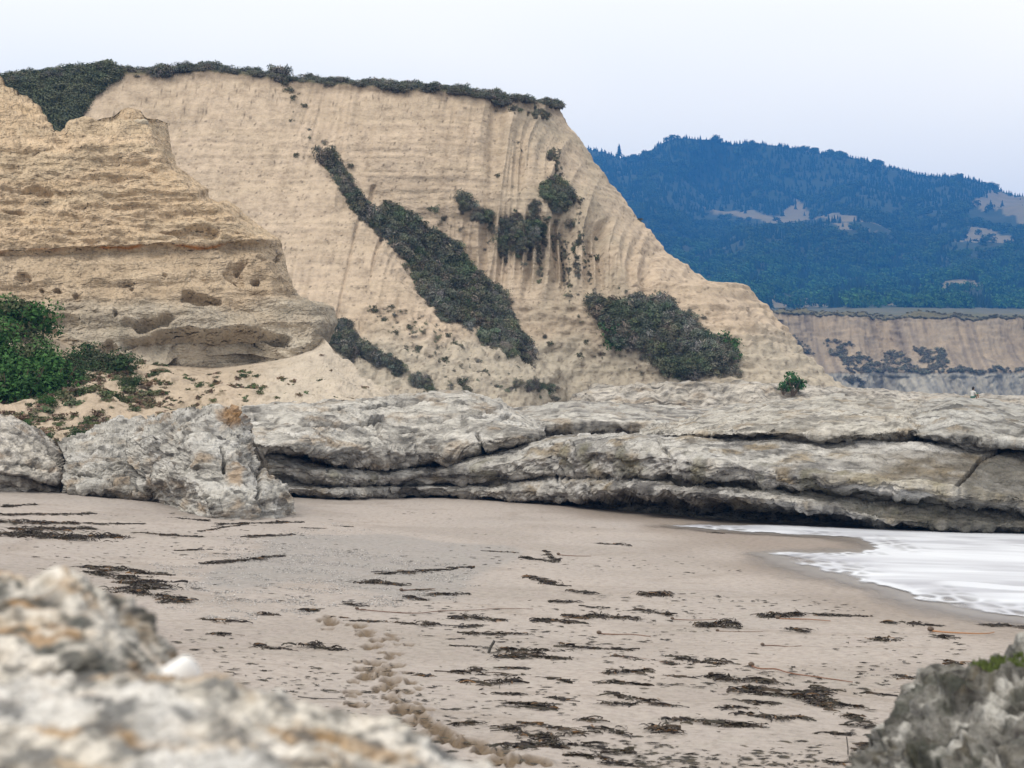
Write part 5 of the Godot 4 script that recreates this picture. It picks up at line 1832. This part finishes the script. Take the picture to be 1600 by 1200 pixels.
func tube(pts: PackedVector3Array, r: float, taper: float) -> ArrayMesh:
	var t := Tris.new()
	var n := 7
	var rings := []
	for i in pts.size():
		var d := (pts[mini(i + 1, pts.size() - 1)] - pts[maxi(i - 1, 0)]).normalized()
		var x := d.cross(Vector3(0.3, 0.2, 0.9)).normalized()
		var y := d.cross(x)
		var rr := r * lerpf(1.0, taper, float(i) / (pts.size() - 1))
		var ring := PackedVector3Array()
		for k in n:
			ring.append(pts[i] + (x * cos(TAU * k / n) + y * sin(TAU * k / n)) * rr)
		rings.append(ring)
	for i in pts.size() - 1:
		for k in n:
			var k2 := (k + 1) % n
			var a: Vector3 = rings[i][k]
			var b: Vector3 = rings[i][k2]
			var c: Vector3 = rings[i + 1][k2]
			var e: Vector3 = rings[i + 1][k]
			t.quad(a, b, c, e, Color(1, 1, 1), ((a + b + c + e) / 4.0 - (pts[i] + pts[i + 1]) / 2.0).normalized())
	return t.mesh()


# ---------------------------------------------------------------- the person on the far rocks
# bones: from, to, radius at each end; joined smoothly and meshed as surface nets
func blob(bones: Array, cell: float, blend: float, col: Color) -> ArrayMesh:
	var lo := Vector3(9, 9, 9)
	var hi := -lo
	for b in bones:
		for k in 2:
			lo = lo.min(b[k] - Vector3.ONE * (b[2 + k] + 0.06))
			hi = hi.max(b[k] + Vector3.ONE * (b[2 + k] + 0.06))
	var n := Vector3i(((hi - lo) / cell).ceil()) + Vector3i.ONE
	var field := func(p: Vector3) -> float:
		var acc := 0.0
		for b in bones:
			var ab: Vector3 = b[1] - b[0]
			var tt := clampf((p - b[0]).dot(ab) / maxf(ab.length_squared(), 1e-6), 0.0, 1.0)
			acc += exp(-(p.distance_to(b[0] + ab * tt) - lerpf(b[2], b[3], tt)) / blend)
		return -blend * log(maxf(acc, 1e-30))
	var v := PackedFloat32Array()
	v.resize(n.x * n.y * n.z)
	for z in n.z:
		for y in n.y:
			for x in n.x:
				v[(z * n.y + y) * n.x + x] = field.call(lo + Vector3(x, y, z) * cell)
	var id := {}
	var pts := PackedVector3Array()
	for z in n.z - 1:
		for y in n.y - 1:
			for x in n.x - 1:
				var c := Vector3.ZERO
				var cnt := 0
				for e in [[0, 0, 0, 1, 0, 0], [0, 1, 0, 1, 1, 0], [0, 0, 1, 1, 0, 1], [0, 1, 1, 1, 1, 1], [0, 0, 0, 0, 1, 0], [1, 0, 0, 1, 1, 0], [0, 0, 1, 0, 1, 1], [1, 0, 1, 1, 1, 1], [0, 0, 0, 0, 0, 1], [1, 0, 0, 1, 0, 1], [0, 1, 0, 0, 1, 1], [1, 1, 0, 1, 1, 1]]:
					var a := v[((z + e[2]) * n.y + y + e[1]) * n.x + x + e[0]]
					var b := v[((z + e[5]) * n.y + y + e[4]) * n.x + x + e[3]]
					if (a < 0.0) != (b < 0.0):
						c += Vector3(e[0], e[1], e[2]).lerp(Vector3(e[3], e[4], e[5]), a / (a - b))
						cnt += 1
				if cnt:
					id[Vector3i(x, y, z)] = pts.size()
					pts.append(lo + (Vector3(x, y, z) + c / cnt) * cell)
	var t := Tris.new()
	for key in id:
		for ax in 3:
			var u := Vector3i.ZERO
			u[ax] = 1
			var p: Vector3i = key
			var q := p + u
			var a := v[(p.z * n.y + p.y) * n.x + p.x]
			var b := v[(q.z * n.y + q.y) * n.x + q.x]
			if (a < 0.0) == (b < 0.0):
				continue
			var s1 := Vector3i.ZERO
			s1[(ax + 1) % 3] = 1
			var s2 := Vector3i.ZERO
			s2[(ax + 2) % 3] = 1
			if id.has(p - s1) and id.has(p - s2) and id.has(p - s1 - s2):
				var g := Vector3(u) * (1.0 if a < 0.0 else -1.0)
				t.quad(pts[id[p]], pts[id[p - s1]], pts[id[p - s1 - s2]], pts[id[p - s2]], col, g)
	for i in t.v.size():
		var p := t.v[i]
		var h := 0.01
		t.n[i] = Vector3(field.call(p + Vector3(h, 0, 0)) - field.call(p - Vector3(h, 0, 0)), field.call(p + Vector3(0, h, 0)) - field.call(p - Vector3(0, h, 0)), field.call(p + Vector3(0, 0, h)) - field.call(p - Vector3(0, 0, h))).normalized()
	return t.mesh()


func person() -> void:
	var i := near_point(platform_s, 1520, 623)
	var at: Vector3 = platform_s.P[i]
	var root := base("person", at + Vector3(0, 0.0, 0))
	root.rotation_degrees.y = 35
	tag(root, "person with dark hair and white top sitting on the far rock platform", "person")
	var skin := Color(0.42, 0.26, 0.18)
	var V := func(x: float, y: float, z: float) -> Vector3: return Vector3(x, y, z)
	var body := []
	# seated with knees drawn up, facing +x
	body.append([V.call(0, 0.12, 0), V.call(0.05, 0.50, 0), 0.13, 0.12])
	body.append([V.call(0.05, 0.50, -0.15), V.call(0.05, 0.50, 0.15), 0.07, 0.07])
	body.append([V.call(0.06, 0.55, 0), V.call(0.08, 0.68, 0), 0.05, 0.045])
	body.append([V.call(0.09, 0.76, 0), V.call(0.10, 0.82, 0), 0.085, 0.085])
	body.append([V.call(0.19, 0.775, 0), V.call(0.20, 0.765, 0), 0.015, 0.015])
	for s in [-1.0, 1.0]:
		body.append([V.call(0.02, 0.11, 0.09 * s), V.call(0.42, 0.42, 0.10 * s), 0.085, 0.06])
		body.append([V.call(0.42, 0.42, 0.10 * s), V.call(0.55, 0.06, 0.10 * s), 0.06, 0.04])
		body.append([V.call(0.55, 0.05, 0.10 * s), V.call(0.70, 0.035, 0.11 * s), 0.04, 0.03])
		body.append([V.call(0.05, 0.50, 0.18 * s), V.call(0.15, 0.30, 0.22 * s), 0.05, 0.04])
		body.append([V.call(0.15, 0.30, 0.22 * s), V.call(0.36, 0.36, 0.13 * s), 0.04, 0.03])
		for f in 5:
			body.append([V.call(0.36, 0.36, 0.13 * s), V.call(0.43 - 0.008 * absf(f - 2.0), 0.40 - 0.014 * f, (0.12 - 0.012 * f) * s), 0.014, 0.010])
	var m := vmat(0.7, 0.3)
	put("body", blob(body, 0.024, 0.012, skin), m, root)
	var top := [[V.call(0.0, 0.16, 0), V.call(0.05, 0.50, 0), 0.15, 0.14], [V.call(0.05, 0.51, -0.16), V.call(0.05, 0.51, 0.16), 0.085, 0.085]]
	for s in [-1.0, 1.0]:
		top.append([V.call(0.05, 0.50, 0.18 * s), V.call(0.11, 0.38, 0.21 * s), 0.068, 0.062])
	put("shirt", blob(top, 0.03, 0.012, Color(0.5, 0.5, 0.49)), m, root)
	var pants := [[V.call(0, 0.11, 0), V.call(0, 0.16, 0), 0.155, 0.155]]
	for s in [-1.0, 1.0]:
		pants.append([V.call(0.02, 0.12, 0.09 * s), V.call(0.40, 0.41, 0.10 * s), 0.105, 0.08])
	put("shorts", blob(pants, 0.03, 0.012, Color(0.06, 0.13, 0.10)), m, root)
	put("hair", blob([[V.call(0.07, 0.80, 0), V.call(0.08, 0.84, 0), 0.095, 0.09], [V.call(0.02, 0.74, 0), V.call(0.04, 0.80, 0), 0.07, 0.09]], 0.02, 0.012, Color(0.02, 0.017, 0.015)), m, root)
